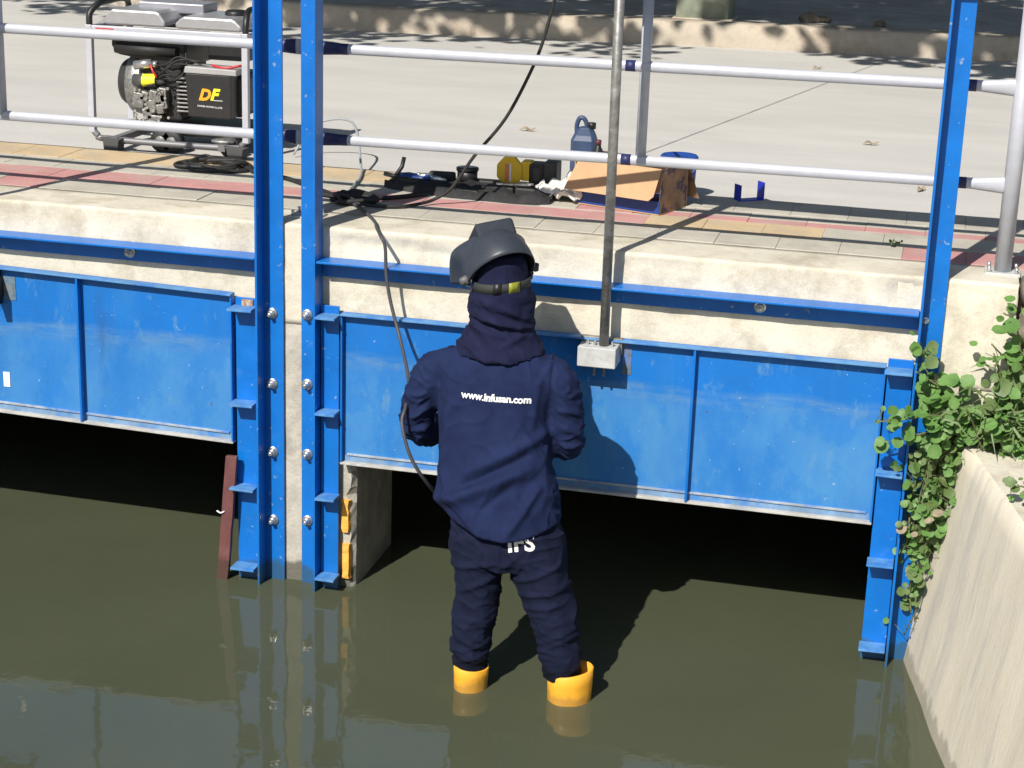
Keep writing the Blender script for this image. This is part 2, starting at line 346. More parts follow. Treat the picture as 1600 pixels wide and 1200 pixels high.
# near pavement of coloured pavers
b = MB(); rows = [(.235, .42), (.42, .62), (.62, .80), (.80, 1.045)]
b.box((-9, .2, 1.2), (14, 1.05, 1.296)); 
for f in b.bm.faces: f.material_index = 3
for ri, (y0, y1) in enumerate(rows):
    x = -7 - ri * .07
    while x < 8:
        x1 = x + .205; dz = random.uniform(-.0012, .0012); tl = random.uniform(-.001, .001)
        if ri == 0: mi = 0 if x > 1.95 else (1 if random.random() < .9 else 0)
        elif ri == 1: mi = 0 if x < 1.0 else (2 if x < 1.62 else 1)
        elif ri == 2: mi = 1 if x < 1.0 else 1
        else: mi = 2 if x < .9 or random.random() < .25 else 1
        def pb(ya, yb, mi, dz=dz, tl=tl):
            k0 = len(b.bm.faces); wob = .003
            vs = [Vector((xx, yy + random.uniform(-wob, wob), zz)) for xx in (x + .0004, x1 - .0004) for yy in (ya + .001, yb - .001) for zz in (1.27, 1.303)]
            for v_ in vs:
                if v_.z > 1.3: v_.z += dz + tl * (1 if v_.x > x + .1 else -1)
            V = [b.bm.verts.new(v_) for v_ in vs]
            for f in ((0, 1, 3, 2), (4, 6, 7, 5), (0, 4, 5, 1), (2, 3, 7, 6), (0, 2, 6, 4), (1, 5, 7, 3)):
                ff = b.bm.faces.new([V[i] for i in f]); ff.material_index = mi
        if ri == 2 and x > .85:
            pb(y0, .70, 0); pb(.70, y1, 1)
        elif ri == 1 and x < .95:
            pb(y0, .455, 1 if x > -.5 else 0); pb(.455, .60, 0); pb(.60, y1, 1)
        else: pb(y0, y1, mi)
        x = x1
struct(b.build('pavement', [M_pink, M_grey, M_yel, mat('joint_sand', (.40, .37, .31), .95)], bevel=.0015, origin=(0, .6, 1.27)))

# ------------------------------------------------------------------ channel wall with coping, pier and culvert
wall = thing('channel_wall', (0, .1, 0), 'pale weathered concrete canal headwall with coping above the blue sluice gates', 'wall')
b = MB()
prof = [(.375, 1.0), (.375, .95), (.0, .95)] + [(0, .95 + .02 * i) for i in range(1, 17)] + [(0, 1.284), (0, 1.290), (.001, 1.2935), (.004, 1.2975), (.009, 1.2992), (.014, 1.2996), (.028, 1.2998), (.04, 1.300), (.06, 1.3005), (.1, 1.3005), (.15, 1.30), (.2, 1.30), (.236, 1.30), (.236, 1.2)]
rings = []; x = -8.0
xs = []
while x < 2.32: xs.append(x); x += .4 if x < -1.6 else .018
xs.append(2.385)
for x in xs:
    ring = []
    for (y, z) in prof:
        v_ = Vector((x, y, z)); d = 0
        if y < .05 and z > .96:
            d = noise.noise(v_ * 5) * .006 + noise.noise(v_ * 22) * .0025
            # spalled patches on the face under the coping edge
            for (cx, cz, rx, rz, am) in ((.36, 1.245, .2, .03, .016), (.2, 1.25, .06, .03, .012), (.52, 1.23, .07, .025, .012), (2.04, 1.23, .05, .05, .02), (1.25, 1.27, .2, .012, .006), (-.9, 1.26, .3, .01, .004)):
                e = ((x - cx) / rx) ** 2 + ((z - cz) / rz) ** 2
                if e < 1: d += am * (1 - e) * (.4 + abs(noise.noise(v_ * 30)) * 2.2)
            d = max(d, -.004)
        elif z > 1.29: d = 0
        zz = z + (noise.noise(Vector((x * 6, y * 6, 3))) * .003 if z > 1.29 and y < .2 else 0)
        ring.append(b.bm.verts.new((x, y + d, zz)))
    rings.append(ring)
b.skin(rings, cap=False, closed=False)
b.build('coping', M_conc, wall)
b = MB()
def jag(x0, x1, y0, y1, z0, z1, amp, mb, step=.03):
    # rough-cornered block: grid front and right side
    nz_ = int((z1 - z0) / step); R = []
    for i in range(nz_ + 1):
        z = z0 + (z1 - z0) * i / nz_; j = noise.noise(Vector((3.1, z * 13, 0))) * amp; k = noise.noise(Vector((9.1, z * 31, 4))) * amp * .6
        pts_ = [(x0, y1), (x0, y0), (x0 + (x1 - x0) * .5, y0 + noise.noise(Vector((0, 0, z * 9))) * .004), (x1 - .022 + j + k, y0), (x1 - .004 + k * .5, y0 + .02 + abs(j)), (x1, y0 + .06), (x1, y1)]
        R.append([mb.bm.verts.new((a, c, z)) for a, c in pts_])
    mb.skin(R, cap=True, smooth=False)
jag(-.20, .238, .001, .43, -.5, .95, .016, b)
bmesh.ops.recalc_face_normals(b.bm, faces=b.bm.faces)
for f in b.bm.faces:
    if abs(f.normal.x) > .8: f.material_index = 1  # pier sides take a darker concrete than the front
b.build('pier', [M_pier, mat('pier_side_concrete', (.30, .285, .25), .95, var=.35, scale=10, bump=1, bscale=35, col2=(.27, .26, .23), c2scale=8, c2amt=.7)], wall)
b = MB(); jag(-8, -2.1, .001, .372, -.5, .95, .01, b, .1); b.build('abutment', M_pier, wall)
# end block to the right of the gates
b = MB()
R = []
for i in range(0, 45):
    z = -.5 + i * (1.80 / 44); zz = min(z, 1.3)
    row = []
    for j in range(0, 16):
        x = 2.02 + j * .0245
        v_ = Vector((x, 0, zz)); row.append(b.bm.verts.new((x, .002 + noise.noise(v_ * 7) * .008 + noise.noise(v_ * 30) * .004 + (.012 if i == 44 else 0), zz)))
    R.append(row)
b.skin(R, cap=False, closed=False)
b.box((2.02, .03, -.5), (2.387, .5, 1.298))
b.build('end_block', M_conc, wall)
b = MB()
for (cx, cz, h) in ((.205, .27, .12), (.208, .10, .13)):
    R = []
    for i in range(9):
        t = i / 8; z = cz + (t - .5) * h; w_ = .014 + .007 * noise.noise(Vector((cx * 9, z * 60, 0))); R.append([b.bm.verts.new(p) for p in ((cx - w_ - .006, .004, z), (cx - w_, -.012, z), (cx + w_ * .7, -.014 - .006 * noise.noise(Vector((z * 70, 1, 1))), z), (cx + w_, .004, z))])
    b.skin(R, smooth=False)
b.build('foam_filler', M_foam, wall)
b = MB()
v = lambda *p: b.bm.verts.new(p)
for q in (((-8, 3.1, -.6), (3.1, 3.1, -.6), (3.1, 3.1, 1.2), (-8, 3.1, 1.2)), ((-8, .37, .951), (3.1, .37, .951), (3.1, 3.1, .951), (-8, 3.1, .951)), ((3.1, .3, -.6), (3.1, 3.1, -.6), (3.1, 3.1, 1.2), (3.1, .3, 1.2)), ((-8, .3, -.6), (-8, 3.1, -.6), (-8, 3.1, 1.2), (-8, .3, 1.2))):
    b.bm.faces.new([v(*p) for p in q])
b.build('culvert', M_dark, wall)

# ------------------------------------------------------------------ wing wall on the right, battered, with a ledge on top
def lerp(a, c, t): return a + (c - a) * t
ww = thing('wing_wall', (2.3, -.5, 0), 'sloping pale concrete channel side wall with grey vertical streaks on the right', 'wall')
b = MB(); R = []
for i in range(0, 90):
    y = .02 - i * .07; row = []
    for k in range(0, 22):
        z = -.5 + (1.28) * min(k, 20) / 20 if k < 20 else (.778 if k == 20 else .785)
        xb = 2.165 - .2 * (y + .05); xt = 2.262 - .23 * (y + .015)
        if k <= 20: x = lerp(xb, xt, z / .78)
        else: x = xt + .02; 
        v_ = Vector((x, y, z)); d = noise.noise(v_ * 3) * .006 + noise.noise(v_ * 18) * .0018
        if k == 20: x += .002 + max(0, noise.noise(v_ * 15)) * .014
        row.append(b.bm.verts.new((x + d, y, z)))
    R.append(row)
b.skin(R, cap=False, closed=False)
b.build('wall_face', M_concwall, ww)
b = MB(); R = []
for i in range(0, 90):
    y = .02 - i * .07; xt = 2.282 - .23 * (y + .015)
    R.append([b.bm.verts.new((xt + o_, y, .785 + (noise.noise(Vector(((xt + o_) * 9, y * 9, 0))) * .012 if o_ > .02 else 0))) for o_ in (-.001, .04, .1, .2, .35, .6, 1.2, 2.6)])
b.skin(R, cap=False, closed=False)
b.build('ledge', M_conc, ww)
# rough stones behind the ledge at the right edge
rw = thing('rubble_wall', (2.6, .1, .78), 'dark rough rubble stone wall at the far right beside the headwall end', 'wall')
for i in range(34):
    b = MB(); x = 2.46 + (i % 8) * .16 + random.uniform(-.02, .02); z = .82 + (i // 8) * .11
    b.ell((x, .05 + random.uniform(-.02, .02), z), (.095, .08, .065), Matrix.Rotation(random.uniform(-.4, .4), 3, 'Y'), 12, 8)
    for q in b.bm.verts: q.co += (q.co - Vector((x, .05, z))).normalized() * noise.noise(q.co * 14) * .03
    b.build('stone', M_stone, rw)
b = MB(); b.box((2.388, .06, .5), (4.6, .5, 1.27)); b.build('core', M_stone, rw)

# ------------------------------------------------------------------ gate frames
def bolt(par, x, y, z, r=.0135):
    b = MB()
    b.lathe((x, y, z), [(r * 1.5, .0), (r * 1.5, -.004), (r * 1.05, -.0042)], 14, 'y'); b.lathe((x, y, z), [(r, -.004), (r, -.014), (r * .8, -.017)], 6, 'y'); b.lathe((x, y, z), [(r * .55, -.017), (r * .55, -.030), (r * .4, -.032)], 10, 'y')
    return b.build('bolt', M_zinc, par)
def post(par, xperp, side, zt):
    # angle section: web towards the camera at xperp, flange flat on the wall going outward
    b = MB(); t = .008; p = .080; fl = .075 * side
    xa, xb = (xperp, xperp + t) if side > 0 else (xperp - t, xperp)
    poly = [(xperp, -.004), (xperp, -.004 - p), (xperp + t * side, -.004 - p), (xperp + t * side, -.012), (xperp + fl, -.012), (xperp + fl, -.004)]
    if side < 0: poly = list(reversed(poly))
    b.prism(poly, -.35, zt); return b.build('post', M_blue, par, bevel=.0012)
def guide(par, x0, x1, side):
    b = MB(); b.box((x0, -.030, -.35), (x1, -.022, 1.035)); b.build('guide_plate', M_blue, par, bevel=.001)
    for z in (.055, .355, .665, 1.005):
        b = MB(); b.box((x0 - (.006 if side < 0 else -.001), -.098, z - .004), (x1 + (.006 if side > 0 else -.001), -.0305, z + .004), Matrix.Rotation(random.uniform(-.03, .03), 3, 'Y')); b.build('stiffener', M_stiff, par, bevel=.001)
def crossbeam(par, x0, x1, z, bx):
    b = MB(); poly = [(-.003, z - .066), (-.003, z), (-.083, z), (-.083, z - .007), (-.010, z - .007), (-.010, z - .066)]
    b.prism(poly, x0, x1, 'x'); o = b.build('cross_beam', M_blue, par, bevel=.001)
    for x in bx: bolt(o, x, -.010, z - .036)
fr = thing('gate_frame', (1.1, -.05, 0), 'blue steel gate frame around the opening where the welder stands, posts bolted to the concrete', 'gate frame', 'blue gate frames')
post(fr, .117, -1, 2.36); post(fr, 2.097, 1, 2.36)
guide(fr, .119, .184, 1); guide(fr, 2.014, 2.094, -1)
crossbeam(fr, .12, 2.094, 1.197, (1.596, .62))
for z in (.99, .742, .486, .238): bolt(fr, .064, -.012, z)
bolt(fr, 2.115, -.012, 1.165, .008)
b = MB(); b.box((.04, -.14, 2.27), (2.18, -.03, 2.36)); b.build('header_beam', M_blue, fr, bevel=.002)
fl = thing('gate_frame', (-1.1, -.05, 0), 'blue steel gate frame of the left opening, standing left of the narrow concrete pier', 'gate frame', 'blue gate frames')
post(fl, -.098, 1, 2.36); guide(fl, -.190, -.107, -1)
crossbeam(fl, -2.1, -.1, 1.19, (-.586, -1.6))
for z in (.984, .731, .481, .225): bolt(fl, -.064, -.012, z)
b = MB(); b.box((-.165, -.036, 1.005), (-.125, -.0305, 1.03)); b.build('rust_patch', mat('rust', (.35, .2, .12), .9, var=.4, scale=60, col2=(.6, .5, .4), c2scale=50, c2amt=.8), fl)

# ------------------------------------------------------------------ sluice gates
def gate(x0, x1, zb, zt, ribs, rod_x, label, tilt=0):
    g = thing('sluice_gate', ((x0 + x1) / 2, -.04, zb), label, 'sluice gate', 'blue sluice gates')
    def Z(x, z): return z + tilt * (x - x1)
    def slab(a, c, y0, y1, z0, z1):
        b = MB(); V = [b.bm.verts.new((x, y, Z(x, z))) for x in (a, c) for y in (y0, y1) for z in (z0, z1)]
        for f in ((0, 1, 3, 2), (4, 6, 7, 5), (0, 4, 5, 1), (2, 3, 7, 6), (0, 2, 6, 4), (1, 5, 7, 3)): b.bm.faces.new([V[i] for i in f])
        return b
    slab(x0, x1, -.026, -.018, zb, zt).build('plate', M_gate, g)
    slab(x0, x1, -.058, -.0262, zt - .006, zt).build('top_flange', M_stiff, g, bevel=.001)
    slab(x0, x1, -.05, -.0262, zb, zb + .008).build('bottom_flange', M_lime, g, bevel=.001)
    slab(x0 + .02, x1 - .02, -.034, -.0262, zb + .03, zb + .037).build('seal_strip', M_lip, g, bevel=.001)
    slab(x0 + .01, x1 - .01, -.0285, -.0262, zb + .0085, zb + .0295).build('lime_deposit', mat('limed_blue_paint', (.16, .27, .42), .7, var=.2, scale=14, bump=.3, col2=(.04, .19, .5), c2scale=11, c2amt=.9), g)
    for x in (x0, x1 - .006): slab(x, x + .006, -.05, -.0262, zb + .0085, zt - .0065).build('edge_bar', M_blue, g, bevel=.001)
    for x in ribs: slab(x - .004, x + .004, -.055, -.0262, zb + .0085, zt - .0065).build('rib', M_blue, g, bevel=.001)
    # lifting bracket and rod
    zr = Z(rod_x, zt)
    b = MB(); b.box((rod_x - .063, -.125, zr - .078), (rod_x + .063, -.03, zr - .012)); br = b.build('lift_bracket', M_bracket, g, bevel=.003)
    b = MB(); b.box((rod_x - .068, -.05, zr - .05), (rod_x + .07, -.0262, zr + .004)); b.build('weld_plate', M_steel, g, bevel=.002)
    b = MB(); b.box((rod_x + .0705, -.0283, zr - .12), (rod_x + .10, -.0264, zr - .008)); b.build('scorch_mark', mat('scorched_paint', (.13, .17, .24), .8, var=.5, scale=30, col2=(.02, .13, .5), c2scale=30, c2amt=.9), g)
    b = MB()
    for dx in (-.035, -.012, .02, .045): b.cyl((rod_x + dx, -.09, zr - .115 if dx < .03 and dx > -.03 or dx < -.03 and 0 else zr - .08), (rod_x + dx, -.09, zr + .004), .0045, 8)
    b.build('bracket_bolts', M_steel, br)
    b = MB(); b.cyl((rod_x + .016, -.085, zr - .02), (rod_x + .012, -.085, 2.47), .0158, 20); b.build('lift_rod', M_steel, g)
    return g
gate(.196, 2.010, .477, 1.016, (.80, 1.402), 1.092, 'blue steel sluice gate beside the welder, with a grey lifting bracket at its top edge')
gl = gate(-2.02, -.198, .507, 1.048, (-.772, -1.4), -1.175, 'blue steel sluice gate on the left with one dark vertical rib and white paint mark', tilt=-.022)
b = MB(); b.box((-1.085, -.0285, .62), (-1.060, -.0263, .675)); b.build('paint_mark', M_white, gl)
b = MB(); b.box((-1.09, -.125, .955), (-1.066, -.03, 1.03)); b.box((-1.085, -.05, .93), (-1.072, -.03, 1.06)); b.build('clamp', M_black, gl, bevel=.002)
b = MB(); b.box((-1.066, -.0285, .945), (-1.02, -.0263, 1.03)); b.build('burnt_patch', mat('burnt_paint', (.10, .16, .22), .8, var=.4, scale=40, col2=(.2, .2, .18), c2scale=25, c2amt=.8), gl)

# red-brown plank leaning in the left opening
b = MB(); R = []
for i in range(13):
    t = i / 12; x = lerp(-.245, -.196, t) + noise.noise(Vector((t * 9, 0, 0))) * .003; z = lerp(-.1, .468, t)
    R.append([b.bm.verts.new(p) for p in ((x - .021, -.075, z), (x + .021, -.075, z), (x + .021, -.055, z), (x - .021, -.055, z))])
b.skin(R, smooth=False)
pk = tag(b.build('wooden_plank', M_plank, bevel=.002), 'red brown plank leaning upright in the water against the left gate guide', 'plank')

# ------------------------------------------------------------------ handrail
hr = thing('handrail', (.6, .13, 1.3), 'silver painted tubular handrail with navy bands along the pavement edge', 'railing')
def hpost(x, y, z0, z1, r=.021):
    b = MB(); b.cyl((x, y, z0), (x, y, z1), r, 20); o = b.build('post', M_silver, hr)
    if z0 < 1.35:
        b = MB(); b.box((x - .055, y - .045, 1.298), (x + .055, y + .045, 1.308)); b.build('base_plate', M_bracket, o, bevel=.002)
        for sx in (-.042, .042):
            for sy in (-.032, .032): b = MB(); b.cyl((x + sx, y + sy, 1.308), (x + sx, y + sy, 1.326), .006, 8); b.build('anchor_bolt', M_zinc, o)
hpost(.014, .13, 1.3, 2.2); hpost(2.337, .155, 1.3, 2.2, .0265)
hpost(1.158, .145, 1.575, 2.19, .0175); hpost(-1.125, .13, 1.575, 2.19, .0175); hpost(-2.4, .13, 1.3, 2.2)
for z, sl in ((1.573, .003), (1.878, .003), (2.19, .003)):
    for (xa, xb) in ((-2.4, .004), (.004, 2.337)):
        pa, pb_ = Vector((xa, .13, z)), Vector((xb, .13 + (.02 if xb > 1 else 0), z + (.008 if xb > 1 else 0)))
        L = (pb_ - pa).length
        b = MB(); pts_ = [pa.lerp(pb_, t) for t in (0.0, .03 / L, .13 / L, 1 - .13 / L, 1 - .03 / L, 1)]
        b.tube(pts_, [(.006, .026), (.008, .026), (.0175, .0175), (.0175, .0175), (.008, .026), (.006, .026)], 16)
        ro = b.build('rail', M_silver, hr)
        for (u, v_) in ((.10, .20), (L - .175, L - .14)):
            if xa < 0 and u > 1: u, v_ = L - .155, L - .03
            if xa >= 0 and u < 1: u, v_ = .03, .155
            c = MB(); sq = lambda d: (.0185, .0185) if .13 <= d <= L - .13 else (.0195 - .011 * (1 - min(d, L - d) / .13), .0188 + .0085 * (1 - min(d, L - d) / .13))
            ds = [lerp(u, v_, k / 4) for k in range(5)]
            c.tube([pa.lerp(pb_, d / L) for d in ds], [sq(d) for d in ds], 16); c.build('band', M_navyp, ro)
        for mx_ in ((1.158,) if xa >= 0 else (-1.125,)):
            c = MB(); c.tube([pa.lerp(pb_, (mx_ - .062 - xa) / L), pa.lerp(pb_, (mx_ - .03 - xa) / L)], .0185, 16); c.build('band', M_navyp, ro)

# ------------------------------------------------------------------ the welder
from math import pi
P = thing('person', (.98, -.55, -.30), 'welder seen from behind in navy work clothes and raised black helmet, standing in the water', 'person')
def limb(mb, pts, rad, n=18): mb.tube(smoothline(pts, 4), smoothr(rad, 4), n)
def smoothr(r, k):
    out = []; r = [q if isinstance(q, tuple) else (q, q) for q in r]
    for i in range(len(r) - 1):
        for j in range(k): out.append(tuple(lerp(r[i][m], r[i + 1][m], j / k) for m in (0, 1)))
    out.append(r[-1]); return out
def loft(mb, rings, n=36, e=2.3):
    R = []
    for (cx, cy, cz, a, b_, *t) in rings:
        tl = t[0] if t else 0; ring = []
        for k in range(n):
            an = 2 * pi * k / n; ca, sa = math.cos(an), math.sin(an)
            u = a * math.copysign(abs(ca) ** (2 / e), ca); v_ = b_ * math.copysign(abs(sa) ** (2 / e), sa)
            ring.append(mb.bm.verts.new((cx + u, cy + v_, cz + tl * v_)))
        R.append(ring)
    mb.skin(R)
# body, one continuous mesh: legs, torso, arms, hands, neck, head with a face
b = MB()
loft(b, [(.91, -.56, .50, .11, .08), (.89, -.54, .6, .125, .095), (.875, -.52, .75, .13, .09), (.855, -.485, .9, .145, .09), (.85, -.47, 1.0, .14, .08), (.85, -.46, 1.04, .11, .065), (.85, -.45, 1.1, .06, .055)])
limb(b, [(.85, -.455, 1.06), (.847, -.44, 1.14), (.845, -.42, 1.2)], [.062, .055, .055])
b.ell((.842, -.415, 1.265), (.074, .095, .105)); b.ell((.84, -.38, 1.20), (.055, .07, .05))       # skull and jaw
b.ell((.835, -.315, 1.245), (.012, .018, .02)); b.ell((.917, -.42, 1.25), (.008, .02, .03)); b.ell((.767, -.42, 1.25), (.008, .02, .03))
hL = Vector((.70, -.20, .70)); hR = Vector((.97, -.19, .74))
limb(b, [(.73, -.46, .98), (.64, -.455, .91), (.602, -.43, .80), (.63, -.30, .73), hL], [.045, .042, .038, .032, .025])
limb(b, [(.97, -.46, .98), (1.038, -.455, .91), (1.058, -.43, .81), (1.03, -.30, .76), hR], [.045, .042, .038, .032, .025])
def hand(mb, w, d, side):
    d = Vector(d).normalized(); s = Vector((0, 0, 1)).cross(d).normalized() * side; u = d.cross(s) * side
    c = w + d * .045; rot = Matrix((s, d, u)).transposed()
    mb.ell(c, (.040, .048, .016), rot, 14, 10)
    for i, (o_, L) in enumerate(((-.028, .062), (-.009, .072), (.010, .068), (.028, .052))):
        k = c + d * .036 + s * o_; p = [k - d * .012, k, k + d * L * .42 - u * .008, k + d * L * .62 - u * .03, k + d * L * .40 - u * .048]
        mb.tube(p, [.0085, .009, .0085, .008, .007], 8)
    k = c - d * .02 - s * .034; mb.tube([k + s * .012, k - s * .014 + d * .012 - u * .012, k - s * .008 + d * .036 - u * .03, k + s * .008 + d * .05 - u * .040], [.012, .0115, .010, .008], 8)
hand(b, hL, (.55, .7, -.1), 1); hand(b, hR, (-.5, .75, -.05), -1)
limb(b, [(.84, -.56, .5), (.845, -.58, .35), (.835, -.60, .18), (.83, -.62, 0), (.83, -.64, -.2)], [.07, .055, .042, .036, .034])
limb(b, [(1.0, -.56, .5), (1.04, -.58, .36), (1.09, -.60, .2), (1.125, -.61, 0), (1.13, -.62, -.2)], [.07, .055, .042, .036, .034])
b.ell((.83, -.59, -.24), (.04, .11, .035)); b.ell((1.14, -.57, -.24), (.04, .11, .035))
bb = remeshed(b.bm, .0055, 2)
body = obj('body', bb, M_skin, P)
tideline(M_trous, .12, (.004, .005, .012), .8)
b = MB(); b.ell((.835, -.322, 1.212), (.022, .006, .006)); b.build('lips', mat('lips', (.3, .1, .08), .5), body)

def ridge(co, segs, front=None):
    s = 0
    for (x1, z1, x2, z2, wd, am) in segs:
        a = Vector((x1, z1)); c = Vector((x2, z2)); p = Vector((co.x, co.z)); ab = c - a
        t = max(0, min(1, (p - a).dot(ab) / ab.length_squared)); q = a + ab * t
        d = (p - q).length; s += am * math.exp(-(d / wd) ** 2) * (.4 + .6 * math.sin(pi * min(1, max(0, t * .8 + .1))))
    return s
def crease(p, k=5): return (1 - min(1, abs(noise.noise(p)) * 2.2)) ** k
def wr(co, o): return Vector((noise.noise(co * 4 + Vector((o, 0, 0))), noise.noise(co * 4 + Vector((0, o, 5))), noise.noise(co * 4 + Vector((0, 7, o))))) * .05
# trousers
b = MB()
loft(b, [(.900, -.54, .66, .165, .115), (.905, -.54, .58, .172, .118), (.915, -.55, .50, .186, .124), (.92, -.56, .44, .19, .12), (.92, -.565, .41, .15, .10)])
limb(b, [(.825, -.56, .50), (.832, -.575, .40), (.836, -.59, .31), (.832, -.605, .235), (.823, -.615, .16), (.826, -.62, .10), (.829, -.62, .055)], [(.098, .11), (.083, .096), (.076, .084), (.074, .078), (.065, .07), (.059, .064), (.054, .058)], 28)
limb(b, [(1.005, -.56, .52), (1.022, -.575, .42), (1.056, -.585, .33), (1.085, -.60, .26), (1.102, -.61, .18), (1.120, -.615, .11), (1.128, -.615, .062)], [(.10, .112), (.094, .10), (.082, .088), (.076, .08), (.066, .074), (.061, .066), (.054, .057)], 28)
def tf(co, n):
    low = max(0, min(1, (.33 - co.z) / .2)); legc = .83 if co.x < .96 else 1.10
    w1 = 1 - abs(noise.noise(Vector((co.x * 7 + (5 if co.x > .96 else 0), co.y * 7, co.z * 30 + (co.x - legc) * 14 * (1 if co.x < .96 else -1)))) ) * 2.4
    d = low * .008 * w1
    w2 = 1 - abs(noise.noise(Vector((co.x * 9, co.y * 9, co.z * 9 + co.x * 8)))) * 2.5; d += .006 * w2 * (1 - low * .5)
    q = co + wr(co, 3)
    d += low * .006 * crease(Vector((q.x * 9, q.y * 9, q.z * 28)), 3) + .006 * crease(Vector((q.x * 13 + q.z * 9, q.y * 12, q.z * 14 + 3)), 4) * (1 - .4 * low)
    d += noise.noise(co * 30) * .0015 - .010
    if n.y < .3:
        d += ridge(co, ((.90, .44, .74, .40, .010, .008), (.93, .40, .78, .33, .010, .009), (.90, .40, 1.0, .50, .012, .008), (.95, .38, 1.10, .44, .010, .009), (.98, .34, 1.16, .38, .009, .008), (1.0, .30, 1.13, .33, .008, .007), (.93, .42, .93, .60, .006, -.008)))
        d += ridge(co, ((.735, .47, .83, .452, .004, .003), (.735, .52, .735, .47, .004, .002), (.98, .455, 1.07, .475, .004, .003)))
    return d
tb = remeshed(b.bm, .005, 5, tf)
bvT = BVHTree.FromBMesh(tb)
tr = obj('trousers', tb, M_trous, P)
# jacket
b = MB()
loft(b, [(.898, -.555, .46, .198, .148), (.896, -.552, .50, .198, .147), (.890, -.548, .545, .198, .145), (.882, -.54, .59, .198, .143), (.872, -.53, .65, .200, .140), (.862, -.515, .72, .190, .128), (.852, -.50, .80, .183, .122), (.846, -.485, .88, .185, .122), (.846, -.475, .95, .192, .12), (.848, -.465, 1.01, .192, .115), (.850, -.46, 1.045, .172, .105), (.850, -.455, 1.075, .135, .09), (.850, -.455, 1.09, .10, .075), (.850, -.455, 1.10, .07, .06)], 48)
limb(b, [(.715, -.465, .99), (.655, -.46, .968), (.612, -.455, .90), (.590, -.45, .82), (.592, -.43, .775), (.625, -.35, .745), (.67, -.26, .72)], [(.074, .085), (.074, .078), (.066, .068), (.062, .062), (.058, .062), (.052, .055), (.044, .046)], 28)
limb(b, [(.985, -.465, 1.0), (1.032, -.46, .975), (1.055, -.455, .90), (1.066, -.45, .82), (1.062, -.43, .775), (1.04, -.35, .755), (1.0, -.25, .75)], [(.076, .085), (.074, .078), (.064, .068), (.060, .062), (.056, .062), (.052, .055), (.044, .046)], 28)
def jf(co, n):
    arm = max(0, min(1, (abs(co.x - .85) - .19) / .04)); low = max(0, min(1, (.9 - co.z) / .25))
    q = co + wr(co, 1)
    d = noise.noise(co * 28) * .0015 - .010 + .0035 * (1 - .5 * arm) * crease(Vector((q.x * 8 + q.z * 5, q.y * 7, q.z * 7 - q.x * 5)), 5) + arm * .007 * crease(Vector((q.x * 14, q.y * 14, q.z * 30 + 8 * q.x)), 3)
    w1 = 1 - abs(noise.noise(Vector((co.x * 5 + 3, co.y * 6, co.z * 5 - co.x * 4)))) * 2.6; d += w1 * .010 * (.35 + .65 * low) * (1 - arm)
    sx = 1 if co.x > .85 else -1
    w2 = 1 - abs(noise.noise(Vector((co.x * 12, co.y * 10, co.z * 24 + sx * co.x * 18)))) * 2.6
    d += arm * w2 * .0065 * (.4 + .6 * max(0, min(1, (.95 - co.z) / .12)))
    if n.y < .4 and not arm > .9:
        d += ridge(co, ((.99, .74, .70, .61, .022, .026), (1.03, .84, .80, .72, .018, .015), (1.02, .68, .92, .50, .014, .022), (.70, .70, .86, .56, .014, .015), (.74, .64, .90, .50, .010, .014), (.98, .78, .76, .66, .012, -.012),
                        (.96, .66, 1.03, .56, .012, .010), (.93, .90, 1.02, .76, .014, .008), (.72, .90, .70, .72, .014, .008), (.79, .98, .70, .86, .018, .007), (1.0, 1.0, .99, .86, .012, .007), (.86, .62, .95, .70, .012, -.008)))
        d += ridge(co, ((.668, 1.04, .69, .80, .006, -.006), (1.035, 1.05, 1.03, .80, .006, -.007)))
    d *= 1 if arm > .5 else lerp(.35, 1, max(0, min(1, (co.z - .53) / .10)))
    d += arm * ridge(co, ((.56, .82, .64, .87, .010, .010), (.55, .78, .65, .80, .009, .010), (.57, .90, .65, .92, .010, .006), (1.03, .86, 1.12, .83, .009, .010), (1.02, .80, 1.12, .785, .009, .010), (1.03, .91, 1.11, .90, .010, .007)))
    return d
jb = remeshed(b.bm, .005, 9, jf)
# hem: lower at the centre of the back, rising to both sides
cut = []
for f in jb.faces:
    c = f.calc_center_median()
    if abs(c.x - .88) < .26 and c.z < .66:
        xx = (c.x - .93) / .19; hem = .532 + .055 * xx * xx + (.0 if c.y < -.5 else .02) + noise.noise(Vector((c.x * 12, c.y * 12, 0))) * .006
        if c.z < hem: cut.append(f)
bmesh.ops.delete(jb, geom=cut, context='FACES')
for v_ in jb.verts:
    if v_.is_boundary and v_.co.z < .70:
        xx = (v_.co.x - .93) / .19; v_.co.z = .530 + .055 * xx * xx + (.0 if v_.co.y < -.5 else .02) + noise.noise(Vector((v_.co.x * 12, v_.co.y * 12, 0))) * .006
for _ in range(3):
    bmesh.ops.smooth_vert(jb, verts=[v_ for v_ in jb.verts if not v_.is_boundary and v_.co.z < .62 and any(e.other_vert(v_).is_boundary for e in v_.link_edges)], factor=.5)
bvJ = BVHTree.FromBMesh(jb)
jk = obj('jacket', jb, M_navy, P)
sol = jk.modifiers.new('s', 'SOLIDIFY'); sol.thickness = .003; sol.offset = -1
RX = Matrix.Rotation(pi / 2, 3, 'X')
text_mesh('www.infusan.com', .0305, Vector((.766, -.7, .941)), Matrix.Rotation(math.radians(1.0), 3, 'Y') @ RX, 'lettering', M_white, jk, bold=.0011, onto=bvJ, ray=Vector((0, 1, 0)), lift=.0022, spacing=.98)
text_mesh('IFS', .074, Vector((.945, -.8, .489)), Matrix.Rotation(math.radians(-9), 3, 'Y') @ RX, 'lettering', M_white, tr, bold=.002, onto=bvT, lift=.002)
